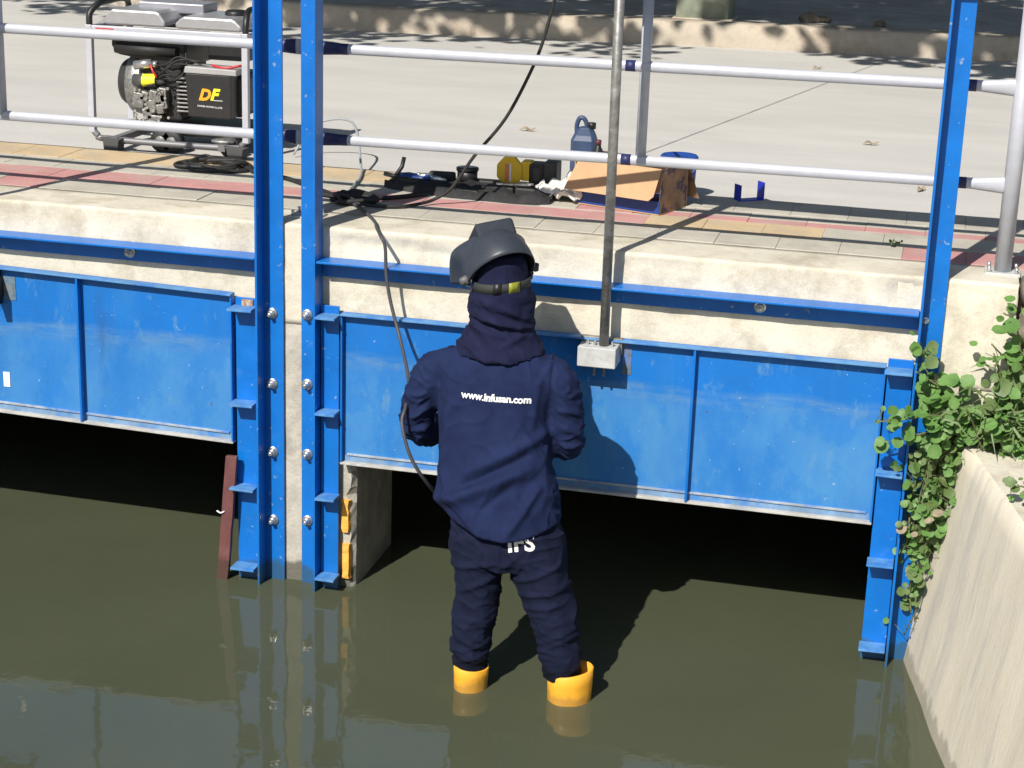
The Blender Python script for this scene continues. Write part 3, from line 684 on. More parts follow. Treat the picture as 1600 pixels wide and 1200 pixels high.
# balaclava hood with flared skirt over the collar
b = MB()
loft(b, [(.850, -.455, 1.066, .142, .122, .16), (.850, -.455, 1.082, .140, .120, .16), (.849, -.450, 1.115, .122, .102, .12), (.848, -.444, 1.145, .100, .090), (.850, -.44, 1.19, .107, .100), (.850, -.436, 1.23, .106, .108), (.846, -.43, 1.27, .096, .112), (.843, -.425, 1.31, .088, .110), (.842, -.43, 1.345, .085, .10), (.842, -.43, 1.372, .068, .08), (.842, -.43, 1.388, .03, .04)], 40, 2.05)
def hf(co, n):
    lw = max(0, min(1, (1.27 - co.z) / .05)); w1 = 1 - abs(noise.noise(Vector((co.x * 8, co.y * 6, co.z * 17 + co.x * 7 + 2)))) * 2.6
    q = co + wr(co, 6)
    d = lw * .008 * w1 + noise.noise(co * 30) * .0015 - .011 + lw * .006 * crease(Vector((q.x * 10, q.y * 9, q.z * 26 + q.x * 8)), 3)
    d += ridge(co, ((.76, 1.15, .88, 1.125, .010, .010), (.78, 1.19, .94, 1.15, .010, .011), (.80, 1.235, .92, 1.20, .010, .008), (.88, 1.10, .95, 1.14, .01, .008), (.77, 1.168, .95, 1.135, .006, -.010), (.84, 1.29, .84, 1.37, .003, .002), (.88, 1.29, .875, 1.37, .003, .002)))
    return d
hb = remeshed(b.bm, .005, 3, hf); hood = obj('balaclava', hb, M_hood, P)
# goggle strap round the hood
def band(mb, z0, z1, a, b_, k0, k1, th=.004, c=(.843, -.428)):
    R = []
    for k in range(k0, k1 + 1):
        an = 2 * pi * k / 48; ca, sa = math.cos(an), math.sin(an); R.append([mb.bm.verts.new((c[0] + ca * (a + o_), c[1] + sa * (b_ + o_), z + .008 * ca - .012)) for (o_, z) in ((0, z0), (th, z0), (th, z1), (0, z1))])
    mb.skin(R, cap=True, smooth=True)
b = MB(); band(b, 1.270, 1.299, .086, .103, 0, 48, .003); gs = b.build('goggle_strap', mat('olive_strap', (.03, .035, .03), .8), P)
b = MB(); band(b, 1.269, 1.301, .089, .106, 40, 43, .002); b.build('buckle', mat('olive_buckle', (.24, .25, .02), .5), gs)
b = MB(); band(b, 1.268, 1.302, .089, .106, 36, 38, .003); b.build('slider', M_black, gs)
b = MB(); b.ell((.842, -.330, 1.262), (.07, .028, .032)); b.build('goggles', mat('green_lens', (.02, .05, .03), .15), P)
# raised welding helmet
pv = Vector((.836, -.425, 1.283)); RH = Matrix.Rotation(math.radians(34), 3, 'Z') @ Matrix.Rotation(math.radians(-8), 3, 'Y') @ Matrix.Rotation(math.radians(52), 3, 'X')
b = MB(); R = []; N1, N2 = 40, 26
for i in range(N1 + 1):
    th = lerp(-1, 1, i / N1) * math.radians(98)   # left to right across the face
    row = []
    for j in range(N2 + 1):
        ph = lerp(-.78, 1, j / N2) * math.radians(98)   # chin to crown
        x = .127 * math.sin(th) * (math.cos(ph * .55) ** .5); y = .145 * math.cos(th * .98) * (math.cos(ph * .9) ** .75 if abs(ph * .9) < 1.57 else 0); z = .150 * math.sin(ph)
        row.append((x, y, z))
    R.append(row)
def shell(x, y, z):
    return pv + RH @ Vector((x, y, z))
R = []
import itertools
for j in range(N2 + 1):
    lat = lerp(-62, 86, j / N2)                                    # chin edge to beyond the crown
    la = math.radians(lat); row = []
    for i in range(N1 + 1):
        lo = math.radians(lerp(-93, 93, i / N1))
        # ellipsoid: pole axis is x (ear to ear), latitude turns from chin to crown
        bx_ = max(0, min(1, (38 - lat) / 50)); bx_ = bx_ * bx_ * (3 - 2 * bx_); sx = math.sin(lo) * lerp(.106, .132, bx_) + math.sin(3 * lo) * .034 * bx_ * (1 - .0 * bx_); rr = math.cos(lo)
        rr = math.copysign(abs(rr) ** lerp(.85, .60, bx_), rr)
        y = math.cos(la) * .150 * rr; z = math.sin(la) * (.158 if la > 0 else .165) * max(rr, .02)
        flat = 1 - .06 * math.exp(-((lat - 5) / 22) ** 2) * 1
        row.append(b.bm.verts.new(shell(sx, y * flat, z)))
    R.append(row)
b.skin(R, cap=False, closed=False)
hm = b.build('welding_helmet', M_helm, P)
so_ = hm.modifiers.new('s', 'SOLIDIFY'); so_.thickness = .005; so_.offset = 0
def hbox(a, c, name, m, par, bev=.004):
    b = MB(); b.box(a, c)
    for v_ in b.bm.verts: v_.co = pv + RH @ v_.co
    return b.build(name, m, par, bevel=bev)
vw = hbox((-.055, .095, -.060), (.070, .158, .088), 'window_frame', mat('matte_charcoal', (.032, .038, .05), .75, var=.1, scale=40, spec=.2), hm, .012)
vw.modifiers['bevel'].segments = 4
for p in vw.data.polygons: p.use_smooth = True
hbox((-.010, .1572, -.030), (.030, .1582, .020), 'dark_lens', mat('welding_glass', (.004, .006, .005), .6, spec=.1), vw, .001)
for sx in (-1, 1):
    b = MB(); b.tube([pv + RH @ Vector((sx * .098, .012, .01)), pv + RH @ Vector((sx * .112, .012, .01)), pv + RH @ Vector((sx * .117, .012, .01)), pv + RH @ Vector((sx * .120, 0, 0))], [.013, .015, .015, .008], 10)
    b.build('pivot_knob', M_black if sx > 0 else mat('dull_knob', (.12, .12, .12), .5), hm)
# collar of the helmet headband
# boots
def boot(c, r, rx, top, tilt):
    b = MB(); n = 32; R = []
    prof = [(-.26, .95), (-.1, .93), (0, .96), (top * .6, .99), (top, 1.03), (top + .001, 1.07), (top - .004, 1.075)]
    for (z, k) in prof[:5] + [(top + .003, .97), (top - .05, .93)]:
        ring = []
        for q in range(n):
            a = 2 * pi * q / n; rr = r * k * (1 + .03 * math.sin(3 * a + 1) + .03 * noise.noise(Vector((math.cos(a) * 2, math.sin(a) * 2, z * 12))))
            u, v_ = math.cos(a) * rr * rx, math.sin(a) * rr
            ring.append(b.bm.verts.new((c[0] + u, c[1] + v_, z + (tilt * u * z / top if z > 0 else 0))))
        R.append(ring)
    b.skin(R, cap=False)
    b.ell((c[0], c[1] + .07, -.235), (r * .85, .14, .05))
    return b.build('boot', M_boot, P)
boot((.828, -.625), .059, .93, .076, -.12); boot((1.143, -.610), .069, 1.04, .097, .15)

# welding tongs in the hands, and the cable to them
tn = thing('electrode_holder', (.80, -.10, .70), 'dark welding electrode holder gripped in the welder hands at the gate', 'welding tool')
b = MB(); b.tube([(.74, -.155, .69), (.80, -.14, .70), (.86, -.13, .715)], [.013, .014, .010], 10); b.build('handle', M_black, tn)
b = MB(); b.cyl((.86, -.13, .715), (.90, -.075, .735), .002, 6); b.build('electrode', M_zinc, tn)
cb = MB(); cb.tube(smoothline([(.055, .40, 1.312), (.12, .33, 1.312), (.205, .21, 1.308), (.27, .09, 1.309), (.305, .0, 1.31), (.345, -.080, 1.300), (.362, -.088, 1.27), (.369, -.092, 1.174), (.389, -.10, 1.08), (.434, -.14, .974), (.512, -.30, .891), (.565, -.50, .868), (.568, -.55, .826), (.598, -.57, .737), (.640, -.55, .652), (.672, -.44, .554), (.69, -.33, .56), (.70, -.24, .60), (.735, -.165, .68)], 6), .0058, 10)
tag(cb.build('welding_cable', M_cable), 'grey welding cable hanging over the coping down to the welder hand', 'cable')

# ------------------------------------------------------------------ cables on the pavement
cb = MB(); cb.tube(smoothline([(.93, -.155, 2.22), (.925, -.15, 2.34), (.915, -.08, 2.385), (.90, .02, 2.37), (.88, .25, 2.28), (.82, .45, 2.16), (.775, .5, 2.045), (.742, .5, 1.912), (.701, .5, 1.799), (.615, .5, 1.627), (.503, .5, 1.483), (.43, .49, 1.37), (.37, .48, 1.325), (.33, .43, 1.314), (.27, .36, 1.312), (.16, .33, 1.314), (.06, .37, 1.32)], 6), .006, 10)
tag(cb.build('power_cable', M_rubber), 'black cable hanging slack behind the railing, coming down to the open tool bag', 'cable')
cb = MB(); pts_ = []
rs = random.Random(3)
for i in range(34):
    a = i * .78; pts_.append((-.62 + math.cos(a) * (.125 + .035 * math.sin(i * 1.3)), .83 + math.sin(a) * (.085 + .03 * math.cos(i * 2.1)) - .0 * i, 1.312 + .003 * (i % 5) + (.012 if i % 7 == 3 else 0)))
pts_ += [(-.42, .76, 1.313), (-.28, .70, 1.314), (-.16, .60, 1.313), (-.05, .50, 1.315), (.04, .40, 1.318), (.08, .36, 1.322)]
cb.tube(smoothline(pts_, 5), .008, 8)
tag(cb.build('coiled_cable', M_rubber), 'loose black cable coil on the pavers in front of the generator', 'cable')
cb = MB(); pts_ = []
for i in range(26):
    a = i * .9; pts_.append((.085 + math.cos(a) * (.07 + .03 * math.sin(i)), .385 + math.sin(a) * (.045 + .02 * math.cos(i * 1.7)), 1.314 + .005 * (i % 6)))
cb.tube(smoothline([(-.1, .48, 1.313)] + pts_ + [(.2, .5, 1.313), (.3, .62, 1.313)], 5), .008, 8)
tag(cb.build('cable_bundle', M_rubber), 'tangled black cable knot on the pavers beside the middle blue post', 'cable')
cb = MB(); cb.tube(smoothline([(-.45, 1.25, 1.30), (-.38, 1.3, 1.42), (-.2, 1.25, 1.45), (-.08, 1.0, 1.33), (-.02, .8, 1.312), (.02, .55, 1.313)], 6), .005, 8)
tag(cb.build('thin_cable', mat('pale_cable', (.30, .32, .34), .5)), 'thin pale cable arching from the generator to the pavers', 'cable')

# ------------------------------------------------------------------ tools and containers
tb_ = thing('tool_tray', (.42, .72, 1.3), 'flat black open tool bag lying on the pink pavers with tools in it', 'tool bag')
b = MB(); R = []
for i in range(30):
    t = i / 29; x = lerp(.10, .755, t); wv = .5 + .5 * math.sin(pi * min(1, max(0, t * 1.0 + .0)) ** .5); row = []
    yc = .79 - .09 * t; hw = .06 + .065 * math.sin(pi * t) ** .5
    for j in range(15):
        s = j / 14 * 2 - 1; y = yc + s * hw + noise.noise(Vector((x * 12, s, 0))) * .008
        z = 1.308 + .016 * (1 - abs(s) ** 6) * min(1, 12 * t * (1 - t) + .2) + abs(noise.noise(Vector((x * 18, y * 22, 5)))) * .045 * (1 - abs(s) ** 4) + (.012 if abs(abs(s) - .85) < .08 else 0)
        row.append(b.bm.verts.new((x, y, z if 0 < j < 14 else 1.303)))
    R.append(row)
b.skin(R, cap=False, closed=False); b.build('bag_cloth', mat('black_cloth', (.018, .018, .019), .8, var=.5, scale=40, bump=.5, bscale=150), tb_)
for (x, y, w_, h_) in ((.20, .72, .05, .022), (.56, .68, .055, .028), (.66, .67, .04, .03), (.30, .82, .05, .035), (.49, .76, .03, .03)):
    b = MB(); b.box((x - w_, y - .02, 1.31), (x + w_, y + .02, 1.325 + h_), Matrix.Rotation(random.uniform(-.3, .3), 3, 'Z')); b.build('pocket', M_rubber, tb_, bevel=.008)
for x in (.37, .455):
    b = MB(); b.box((x - .03, .645, 1.306), (x + .03, .665, 1.332), Matrix.Rotation(-.15, 3, 'Z')); b.build('clip', M_black, tb_, bevel=.004)
b = MB(); b.tube([(.11, .82, 1.32), (.13, .86, 1.36), (.135, .87, 1.395)], .008, 8); b.tube([(.08, .80, 1.34), (.12, .79, 1.335), (.2, .78, 1.335)], .009, 8); b.build('strap', M_black, tb_)
for (n_, x, y, a, L) in (('pliers', .22, .78, .3, .10), ('pliers', .28, .75, -.2, .10), ('spanner', .60, .75, .4, .11), ('spanner', .52, .70, .9, .08)):
    q = thing(n_, (x, y, 1.34), {'.22': 'dark blue handled pliers lying at the left end of the open tool bag', '.28': 'dark pliers lying across the tool bag just left of the round tin', '.6': 'thin grey spanner lying in the bag under the yellow drill'}.get(str(x).lstrip('0'), 'short grey spanner lying on the bag between tin and drill'), n_)
    d = Vector((math.cos(a), math.sin(a), 0)); p = Vector((x, y, 1.345))
    b = MB()
    if n_ == 'pliers':
        s = Vector((-d.y, d.x, 0)); b.tube(smoothline([p - d * L * .7 + s * .022, p - d * L * .3 + s * .022, p], 3), .007, 8); b.tube(smoothline([p - d * L * .7 - s * .022, p - d * L * .3 - s * .022, p], 3), .007, 8); b.build('handle', M_bluep, q)
        b = MB(); b.tube([p, p + d * .03, p + d * .06], [.012, .012, .005], 8); b.ell(p + Vector((0, 0, .008)), (.009, .009, .005)); b.build('jaw', M_zinc, q)
    else:
        b.box(p - Vector((L / 2, .005, .003)), p + Vector((L / 2, .005, .003)), Matrix.Rotation(a, 3, 'Z')); b.build('shank', M_steel, q)
        b = MB(); b.lathe(p + d * L / 2, [(.013, -.004), (.013, .004)], 12); b.build('ring_end', M_steel, q)
q = thing('round_tin', (.395, .83, 1.33), 'small black round lidded tin standing on the open tool bag', 'tin')
b = MB(); b.lathe((.395, .83, 1.335), [(.036, 0), (.038, .002), (.038, .038)], 28); b.build('body', M_black, q)
b = MB(); b.lathe((.395, .83, 1.373), [(.042, -.003), (.043, .006), (.041, .009), (.02, .010)], 28); b.build('lid', mat('worn_black_steel', (.03, .03, .03), .3, metal=.3), q)
# cordless drill: yellow octagonal motor end facing us, black battery to the right
q = thing('cordless_drill', (.60, .90, 1.33), 'yellow and black cordless power tool lying on the tool bag', 'power tool')
b = MB(); oc = [(.548 + .056 * math.cos(pi / 8 + k * pi / 4) * .95, 1.372 + .060 * math.sin(pi / 8 + k * pi / 4)) for k in range(8)]
b.prism(oc, .86, .885, 'y'); b.box((.590, .87, 1.338), (.630, .93, 1.412)); b.build('housing', M_yellow, q, bevel=.006)
b = MB(); b.box((.532, .8575, 1.336), (.547, .8595, 1.402)); b.build('label', mat('orange_label', (.75, .25, .12), .5, var=.3, scale=90), q)
b = MB(); b.box((.550, .8575, 1.336), (.557, .8595, 1.402)); b.build('label_stripe', M_white, q)
b = MB(); b.box((.622, .865, 1.325), (.68, .95, 1.405)); b.build('grip', M_black, q, bevel=.006)
b = MB(); b.box((.678, .86, 1.330), (.728, .96, 1.418)); b.build('battery', mat('grey_black_plastic', (.04, .04, .042), .5), q, bevel=.008)
b = MB(); b.box((.64, .8625, 1.345), (.665, .8647, 1.392)); b.build('vent', mat('vent_grey', (.06, .055, .055), .7), q)
# rag
b = MB(); R = []
for i in range(32):
    row = []
    for j in range(24):
        u, v_ = i / 31, j / 23; x = .665 + u * .19 + .02 * math.sin(v_ * 5); y = .70 + v_ * .14 - .03 * u; p_ = Vector((u * 5, v_ * 4, 2))
        z = 1.312 + .040 * abs(noise.noise(p_)) * 2 + .065 * math.exp(-((u - .75) ** 2 + (v_ - .6) ** 2) * 9) + .015 * abs(noise.noise(p_ * 2.6))
        row.append(b.bm.verts.new((x + noise.noise(p_ * 1.3) * .025, y + noise.noise(p_ * 1.5 + Vector((9, 0, 0))) * .03, z)))
    R.append(row)
b.skin(R, cap=False, closed=False)
o_ = tag(b.build('cleaning_rag', M_rag), 'crumpled off white rag between the yellow tool and the cardboard box', 'rag')
sm = o_.modifiers.new('s', 'SOLIDIFY'); sm.thickness = .003
# cardboard box
q = thing('cardboard_box', (1.0, .76, 1.303), 'open cardboard box on the pavers with one flap folded down over its front', 'box')
ang = math.radians(-18); RZ = Matrix.Rotation(ang, 3, 'Z'); o0 = Vector((.826, .705, 1.304))
def cb_(a, c, name, m, par, extra=None, bev=.001):
    b = MB(); b.box(a, c)
    for v_ in b.bm.verts:
        p = v_.co.copy()
        if extra: p = extra(p)
        v_.co = o0 + RZ @ p
    return b.build(name, m, par, bevel=bev)
Wb, Db, Hb = .352, .22, .162
cb_((0, 0, 0), (Wb, Db, .004), 'bottom', M_card, q)
cb_((0, 0, .004), (Wb, .004, .05), 'front_panel', M_bluep, q); cb_((0, Db - .004, .004), (Wb, Db, Hb), 'back_panel', M_card, q)
cb_((0, .004, .004), (.004, Db - .004, Hb), 'side_panel', M_card, q); cb_((Wb - .004, .004, .004), (Wb, Db - .004, Hb), 'side_panel', M_cardd, q)
def flap(p): # hinged at upper back, leaning down to the front
    t = (p.z - .055) / .10; return Vector((p.x - .02 * (1 - t) * 0, p.y - .035 * (1 - t), p.z))
b = MB(); V = []
for (x, t) in ((-.012, 0), (Wb - .02, 0), (Wb - .004, .15), (Wb + .002, 1), (.02, 1)):
    V.append((x, lerp(-.050, -.002, t), lerp(.058, .165, t)))
A_ = [b.bm.verts.new(o0 + RZ @ Vector(v_)) for v_ in V]; B_ = [b.bm.verts.new(o0 + RZ @ (Vector(v_) + Vector((0, .003, .002)))) for v_ in V]
b.bm.faces.new(A_); b.bm.faces.new(list(reversed(B_)))
for k in range(5): b.bm.faces.new((A_[k], B_[k], B_[(k + 1) % 5], A_[(k + 1) % 5]))
b.build('flap', M_card, q)
b = MB(); V = ((Wb + .002, Db, .162), (Wb - .10, Db + .004, .162), (Wb - .06, Db + .07, .03), (Wb + .035, Db + .03, .03))
A_ = [b.bm.verts.new(o0 + RZ @ Vector(v_)) for v_ in V]; b.bm.faces.new(A_); fo = b.build('side_flap', M_cardd, q); so_ = fo.modifiers.new('s', 'SOLIDIFY'); so_.thickness = .003
for k, (u, cl, nm, lb) in enumerate(((.03, M_bluep, 'small_carton', 'dark blue carton packed at the left inside the open cardboard box'), (.19, mat('light_blue_carton', (.05, .13, .32), .5), 'small_carton', 'lighter blue carton packed at the right inside the open cardboard box'))):
    p0 = o0 + RZ @ Vector((u, .02, .006)); b = MB(); b.box((0, 0, 0), (.12, .12, .045))
    for v_ in b.bm.verts: v_.co = p0 + RZ @ v_.co
    tag(b.build(nm, cl, bevel=.003), lb, 'carton')
# blue lidded pail behind the box
q = thing('paint_pail', (1.215, .93, 1.303), 'small blue lidded pail behind the cardboard box', 'pail')
pc = (1.160, 1.04, 1.295)
b = MB(); b.lathe(pc, [(.058, 0), (.062, .01), (.067, .13)], 32); b.build('body', M_bluep, q)
b = MB(); b.lathe(pc, [(.070, .128), (.072, .135), (.072, .15), (.066, .156), (.060, .150), (.01, .149)], 32); b.build('lid', mat('blue_lid', (.02, .07, .30), .3), q)
b = MB(); b.tube([(pc[0] + .07 * math.cos(a), pc[1] + .07 * math.sin(a), pc[2] + .13 - .06 * math.sin(a * 1.0 + .0) * .0 - .05 * abs(math.sin(a))) for a in [pi + pi * k / 14 for k in range(15)]], .002, 6); b.build('wire_handle', M_zinc, q)
# jerrycan-like bottle with handle
q = thing('oil_bottle', (.71, 1.42, 1.29), 'dark slate blue plastic bottle with handle and black cap on the road edge', 'bottle')
b = MB()
def rr(x0, x1, y0, y1, z): return [b.bm.verts.new(p) for p in ((x0 + .012, y0, z), (x1 - .012, y0, z), (x1, y0 + .012, z), (x1, y1 - .012, z), (x1 - .012, y1, z), (x0 + .012, y1, z), (x0, y1 - .012, z), (x0, y0 + .012, z))]
b.skin([rr(.668, .765, 1.40, 1.47, 1.288), rr(.666, .767, 1.398, 1.472, 1.30), rr(.666, .767, 1.398, 1.472, 1.415), rr(.675, .762, 1.405, 1.465, 1.435), rr(.69, .75, 1.41, 1.46, 1.462), rr(.70, .745, 1.415, 1.455, 1.468)], smooth=False)
b.build('body', M_bottle, q, bevel=.003)
b = MB(); b.tube(smoothline([(.686, 1.435, 1.43), (.684, 1.435, 1.47), (.694, 1.435, 1.500), (.712, 1.435, 1.500), (.724, 1.435, 1.478), (.722, 1.435, 1.462)], 4), .0095, 10); b.build('handle', M_bottle, q)
b = MB(); b.lathe((.745, 1.435, 1.462), [(.017, 0), (.017, .022), (.014, .024)], 16); b.build('cap', M_black, q)
q = thing('small_bottle', (.80, 1.30, 1.29), 'small dark bottle with clear shoulder beside the larger slate blue bottle', 'bottle')
b = MB(); b.lathe((.80, 1.30, 1.288), [(.026, 0), (.028, .01), (.028, .095), (.012, .125), (.010, .135)], 20); b.build('body', M_black, q)
b = MB(); b.lathe((.80, 1.30, 1.423), [(.012, 0), (.012, .018)], 14); b.build('cap', mat('maroon_cap', (.10, .02, .03), .5), q)
# U-shaped steel offcut
b = MB()
for (x0, y0, x1, y1, z0, z1) in ((1.372, 1.165, 1.395, 1.185, 1.29, 1.345), (1.46, 1.12, 1.466, 1.17, 1.29, 1.36)): pass
p_ = [Vector((1.385, 1.11, 0)), Vector((1.475, 1.14, 0))]; dx = (p_[1] - p_[0]).normalized(); dy = Vector((-dx.y, dx.x, 0))
def plate(o_, u, v_, z0, z1, th=.004):
    V = [o_ + dx * a + dy * c + Vector((0, 0, z)) for a in (u[0], u[1]) for c in (v_[0], v_[1]) for z in (z0, z1)]
    V = [b.bm.verts.new(x) for x in V]
    for f in ((0, 1, 3, 2), (4, 6, 7, 5), (0, 4, 5, 1), (2, 3, 7, 6), (0, 2, 6, 4), (1, 5, 7, 3)): b.bm.faces.new([V[i] for i in f])
RZ2 = Matrix.Rotation(math.radians(38), 3, 'Z')
b.box((-.052, -.022, 1.305), (.052, .022, 1.309)); b.box((-.052, -.022, 1.309), (-.048, .022, 1.366)); b.box((.048, -.022, 1.309), (.052, .022, 1.372))
for v_ in b.bm.verts: v_.co = Vector((1.432, 1.02, -.002)) + RZ2 @ v_.co
tag(b.build('steel_offcut', M_dblue), 'small blue U shaped steel bracket standing loose at the road edge', 'bracket')

# ------------------------------------------------------------------ generator
G = thing('generator', (-.97, 1.32, 1.29), 'silver framed portable generator with black engine and control box on the road', 'generator')
gy = 1.10
def gx(px): return -1.2432 + (px - 150) * .002755
def gz(px, py): return 1.3406 + (215 - py) * .002555 + (px - 150) * .00017
fz = gz(150, 40) ; D = .37; x0, x1 = gx(144), gx(386)
b = MB()
for y in (gy, gy + D):
    for x in (x0, x1): b = MB(); b.box((x - .013, y - .013, 1.36), (x + .013, y + .013, fz + .006)); b.build('frame_post', M_silver, G, bevel=.003)
b = MB()
for y in (gy, gy + D): b.box((x0 + .0131, y - .012, fz - .03), (x1 - .0131, y + .012, fz + .004))
for x in (x0, x1): b.box((x - .012, gy + .0131, fz - .028), (x + .012, gy + D - .0131, fz + .002))
b.build('top_rails', M_silver, G, bevel=.003)
b = MB()
for y in (gy, gy + D): b.tube(smoothline([(x0, y, 1.375), (x0 + .02, y, 1.35), (x0 + .08, y, 1.335), (x1 - .08, y, 1.335), (x1 - .02, y, 1.35), (x1, y, 1.375)], 4), .013, 10)
for x in (x0 + .1, x1 - .1): b.box((x - .015, gy - .02, 1.322), (x + .015, gy + D + .02, 1.348))
b.build('base_frame', mat('grey_frame', (.20, .20, .21), .5, metal=.3), G)
for x in (x0 + .09, x1 - .04):
    b = MB(); b.prism([(x - .05, 1.345), (x + .05, 1.345), (x + .035, 1.335), (x + .03, 1.29), (x - .03, 1.29), (x - .035, 1.335)], gy - .03, gy + .03, 'y'); b.build('foot', mat('foot_rubber', (.07, .07, .07), .8), G, bevel=.002)
for x in (gx(244), gx(262), gx(352)):
    b = MB(); b.lathe((x, gy + .06, 1.334), [(.02, -.018), (.044, -.018), (.045, -.012), (.045, .012), (.044, .018), (.02, .018)], 26, 'y'); wh = b.build('wheel', M_rubber, G)
    b = MB(); b.lathe((x, gy + .06, 1.334), [(.024, -.020), (.018, -.023), (.006, -.024)], 18, 'y'); b.build('hub', M_alu, wh)
for xx, sx in ((x0, 1), (x1, -.4)):
    b = MB(); b.tube(smoothline([(xx, gy, fz), (xx, gy + .01, fz + .05), (xx + .02 * sx, gy + .05, fz + .085), (xx + .025 * sx, gy + .13, fz + .09), (xx + .02 * sx, gy + .26, fz + .09), (xx + .01 * sx, gy + .34, fz + .07), (xx, gy + D, fz)], 5), .013, 10); b.build('lift_handle', M_black, G)
# silver tank: two humps
def hump(xa, xb, ya, yb, z0, z1, name, inset=.025):
    b = MB(); b.prism([(xa + inset * .2, z0), (xb - inset * .1, z0), (xb, z0 + .02), (xb - inset, z1 - .008), (xb - inset * 1.6, z1), (xa + inset * 1.6, z1), (xa + inset, z1 - .008), (xa, z0 + .02)], ya, yb, 'y')
    return b.build(name, M_tank, G, bevel=.008)
zt = fz + .006
hump(gx(161), gx(258), gy + .03, gy + .35, zt, zt + .062, 'tank'); hump(gx(271), gx(374), gy + .04, gy + .34, zt - .002, zt + .048, 'tank')
b = MB(); b.box((gx(188), gy + .20, zt + .04), (gx(292), gy + .35, zt + .082)); b.build('tank_top', mat('grey_tank', (.30, .30, .34), .4, metal=.4), G, bevel=.006)
b = MB(); b.lathe((gx(343), gy + .2, zt + .046), [(.045, 0), (.045, .014), (.036, .022), (.01, .023)], 24); b.build('filler_cap', M_black, G)
b = MB(); b.box((gx(156), gy - .0145, fz - .016), (gx(184), gy - .0122, fz - .004)); b.build('sticker', M_red, G)
b = MB(); b.box((gx(168), gy - .0146, fz - .024), (gx(182), gy - .0123, fz - .0165)); b.build('sticker', M_white, G)
# muffler / air cleaner
b = MB(); b.prism([(gx(168), fz - .035), (gx(282), fz - .035), (gx(282), fz - .15), (gx(262), fz - .165), (gx(205), fz - .125), (gx(176), fz - .115), (gx(166), fz - .08)], gy + .06, gy + .36, 'y'); b.build('air_cleaner', M_black, G, bevel=.01)
b = MB(); b.cyl((gx(176), gy + .05, gz(176, 76)), (gx(272), gy + .05, gz(272, 84)), .021, 16); mf = b.build('exhaust_pipe', mat('sooty_steel', (.025, .025, .025), .6, metal=.3), G)
# flywheel housing facing left
ex, ey, ez = gx(195), gy + .20, gz(195, 137)
b = MB(); b.lathe((ex, ey, ez), [(.05, -.085), (.085, -.08), (.095, -.066), (.097, -.045), (.10, -.04)], 36, 'x'); b.build('recoil_cover', mat('dark_grille', (.05, .05, .05), .5, metal=.4), G)
b = MB(); b.lathe((ex, ey, ez), [(.103, -.042), (.126, -.032), (.132, .0), (.132, .045), (.125, .055)], 40, 'x'); b.build('flywheel_housing', M_alu, G)
b = MB(); b.lathe((ex, ey, ez), [(.136, .040), (.142, .044), (.142, .058), (.136, .062)], 40, 'x'); b.build('housing_rim', mat('dark_rim', (.08, .08, .08), .4, metal=.6), G)
b = MB(); b.box((gx(214), gy + .07, gz(214, 190)), (gx(275), gy + .34, gz(275, 92))); b.build('engine_block', mat('engine_black', (.02, .02, .02), .5, var=.3, scale=60, bump=.8, bscale=120), G, bevel=.012)
b = MB()
for (xa, ya, xb, yb, r) in ((204, 104, 232, 101, .019), (232, 102, 240, 103, .013)): b.cyl((gx(xa), gy + .06, gz(xa, ya)), (gx(xb), gy + .06, gz(xb, yb)), r, 18)
b.build('solenoid', mat('bright_steel', (.6, .6, .6), .25, metal=.8), G)
b = MB(); b.cyl((gx(203), gy + .055, gz(203, 127)), (gx(240), gy + .055, gz(240, 129)), .025, 20); b.cyl((gx(240), gy + .055, gz(240, 129)), (gx(252), gy + .055, gz(252, 126)), .017, 16); st = b.build('starter_motor', mat('grey_starter', (.12, .12, .12), .4, metal=.5), G)
b = MB(); R = []
for k in range(9):
    a = pi + pi * k / 8 + .1; R.append([b.bm.verts.new((gx(px), gy + .055 + .0262 * math.sin(a), gz(px, 127.5) + .0262 * math.cos(a) * -1)) for px in (218, 239)])
b.skin(R, cap=False, closed=False); b.build('label', M_label, st)
rs = random.Random(5)
b = MB()
for (px, py, w_, h_) in ((212, 158, .026, .032), (222, 152, .02, .02), (238, 152, .026, .022), (232, 168, .022, .028), (250, 150, .018, .03), (226, 180, .02, .024), (246, 172, .016, .02), (236, 186, .03, .012), (252, 160, .014, .03)):
    b.box((gx(px) - w_, gy + .03, gz(px, py) - h_), (gx(px) + w_, gy + .075 + rs.uniform(-.02, .02), gz(px, py) + h_), Matrix.Rotation(rs.uniform(-.3, .3), 3, 'Y'))
b.build('crankcase', M_alu, G, bevel=.005)
b = MB()
for _ in range(26): 
    px, py = rs.uniform(208, 262), rs.uniform(138, 192); b = MB(); b.lathe((gx(px), gy + .03, gz(px, py)), [(.006, -.008), (.006, 0)], 8, 'y'); b.build('engine_bolt', M_zinc, G)
# alternator with fins
b = MB()
for i in range(9):
    z = gz(285, 178) + i * .0165; b.box((gx(270), gy + .05, z), (gx(300), gy + .30, z + .007))
b.build('cooling_fins', M_alu, G, bevel=.002)
b = MB(); b.box((gx(266), gy + .08, gz(280, 183)), (gx(370), gy + .33, gz(300, 118))); b.build('alternator', M_black, G, bevel=.02)
b = MB(); b.prism([(gx(295), gz(295, 182)), (gx(362), gz(362, 187)), (gx(362), gz(362, 118)), (gx(291), gz(291, 113))], gy + .005, gy + .10, 'y'); cbx = b.build('control_box', mat('box_black', (.022, .022, .023), .42, var=.15, scale=30), G, bevel=.005)
b = MB(); b.prism([(gx(290), gz(290, 113)), (gx(371), gz(371, 119)), (gx(371), gz(371, 110)), (gx(292), gz(292, 103))], gy + .0, gy + .12, 'y'); b.build('box_lid', mat('pale_edge', (.35, .35, .35), .4), cbx, bevel=.003)
tilt = Matrix.Rotation(math.radians(1.5), 3, 'Y')
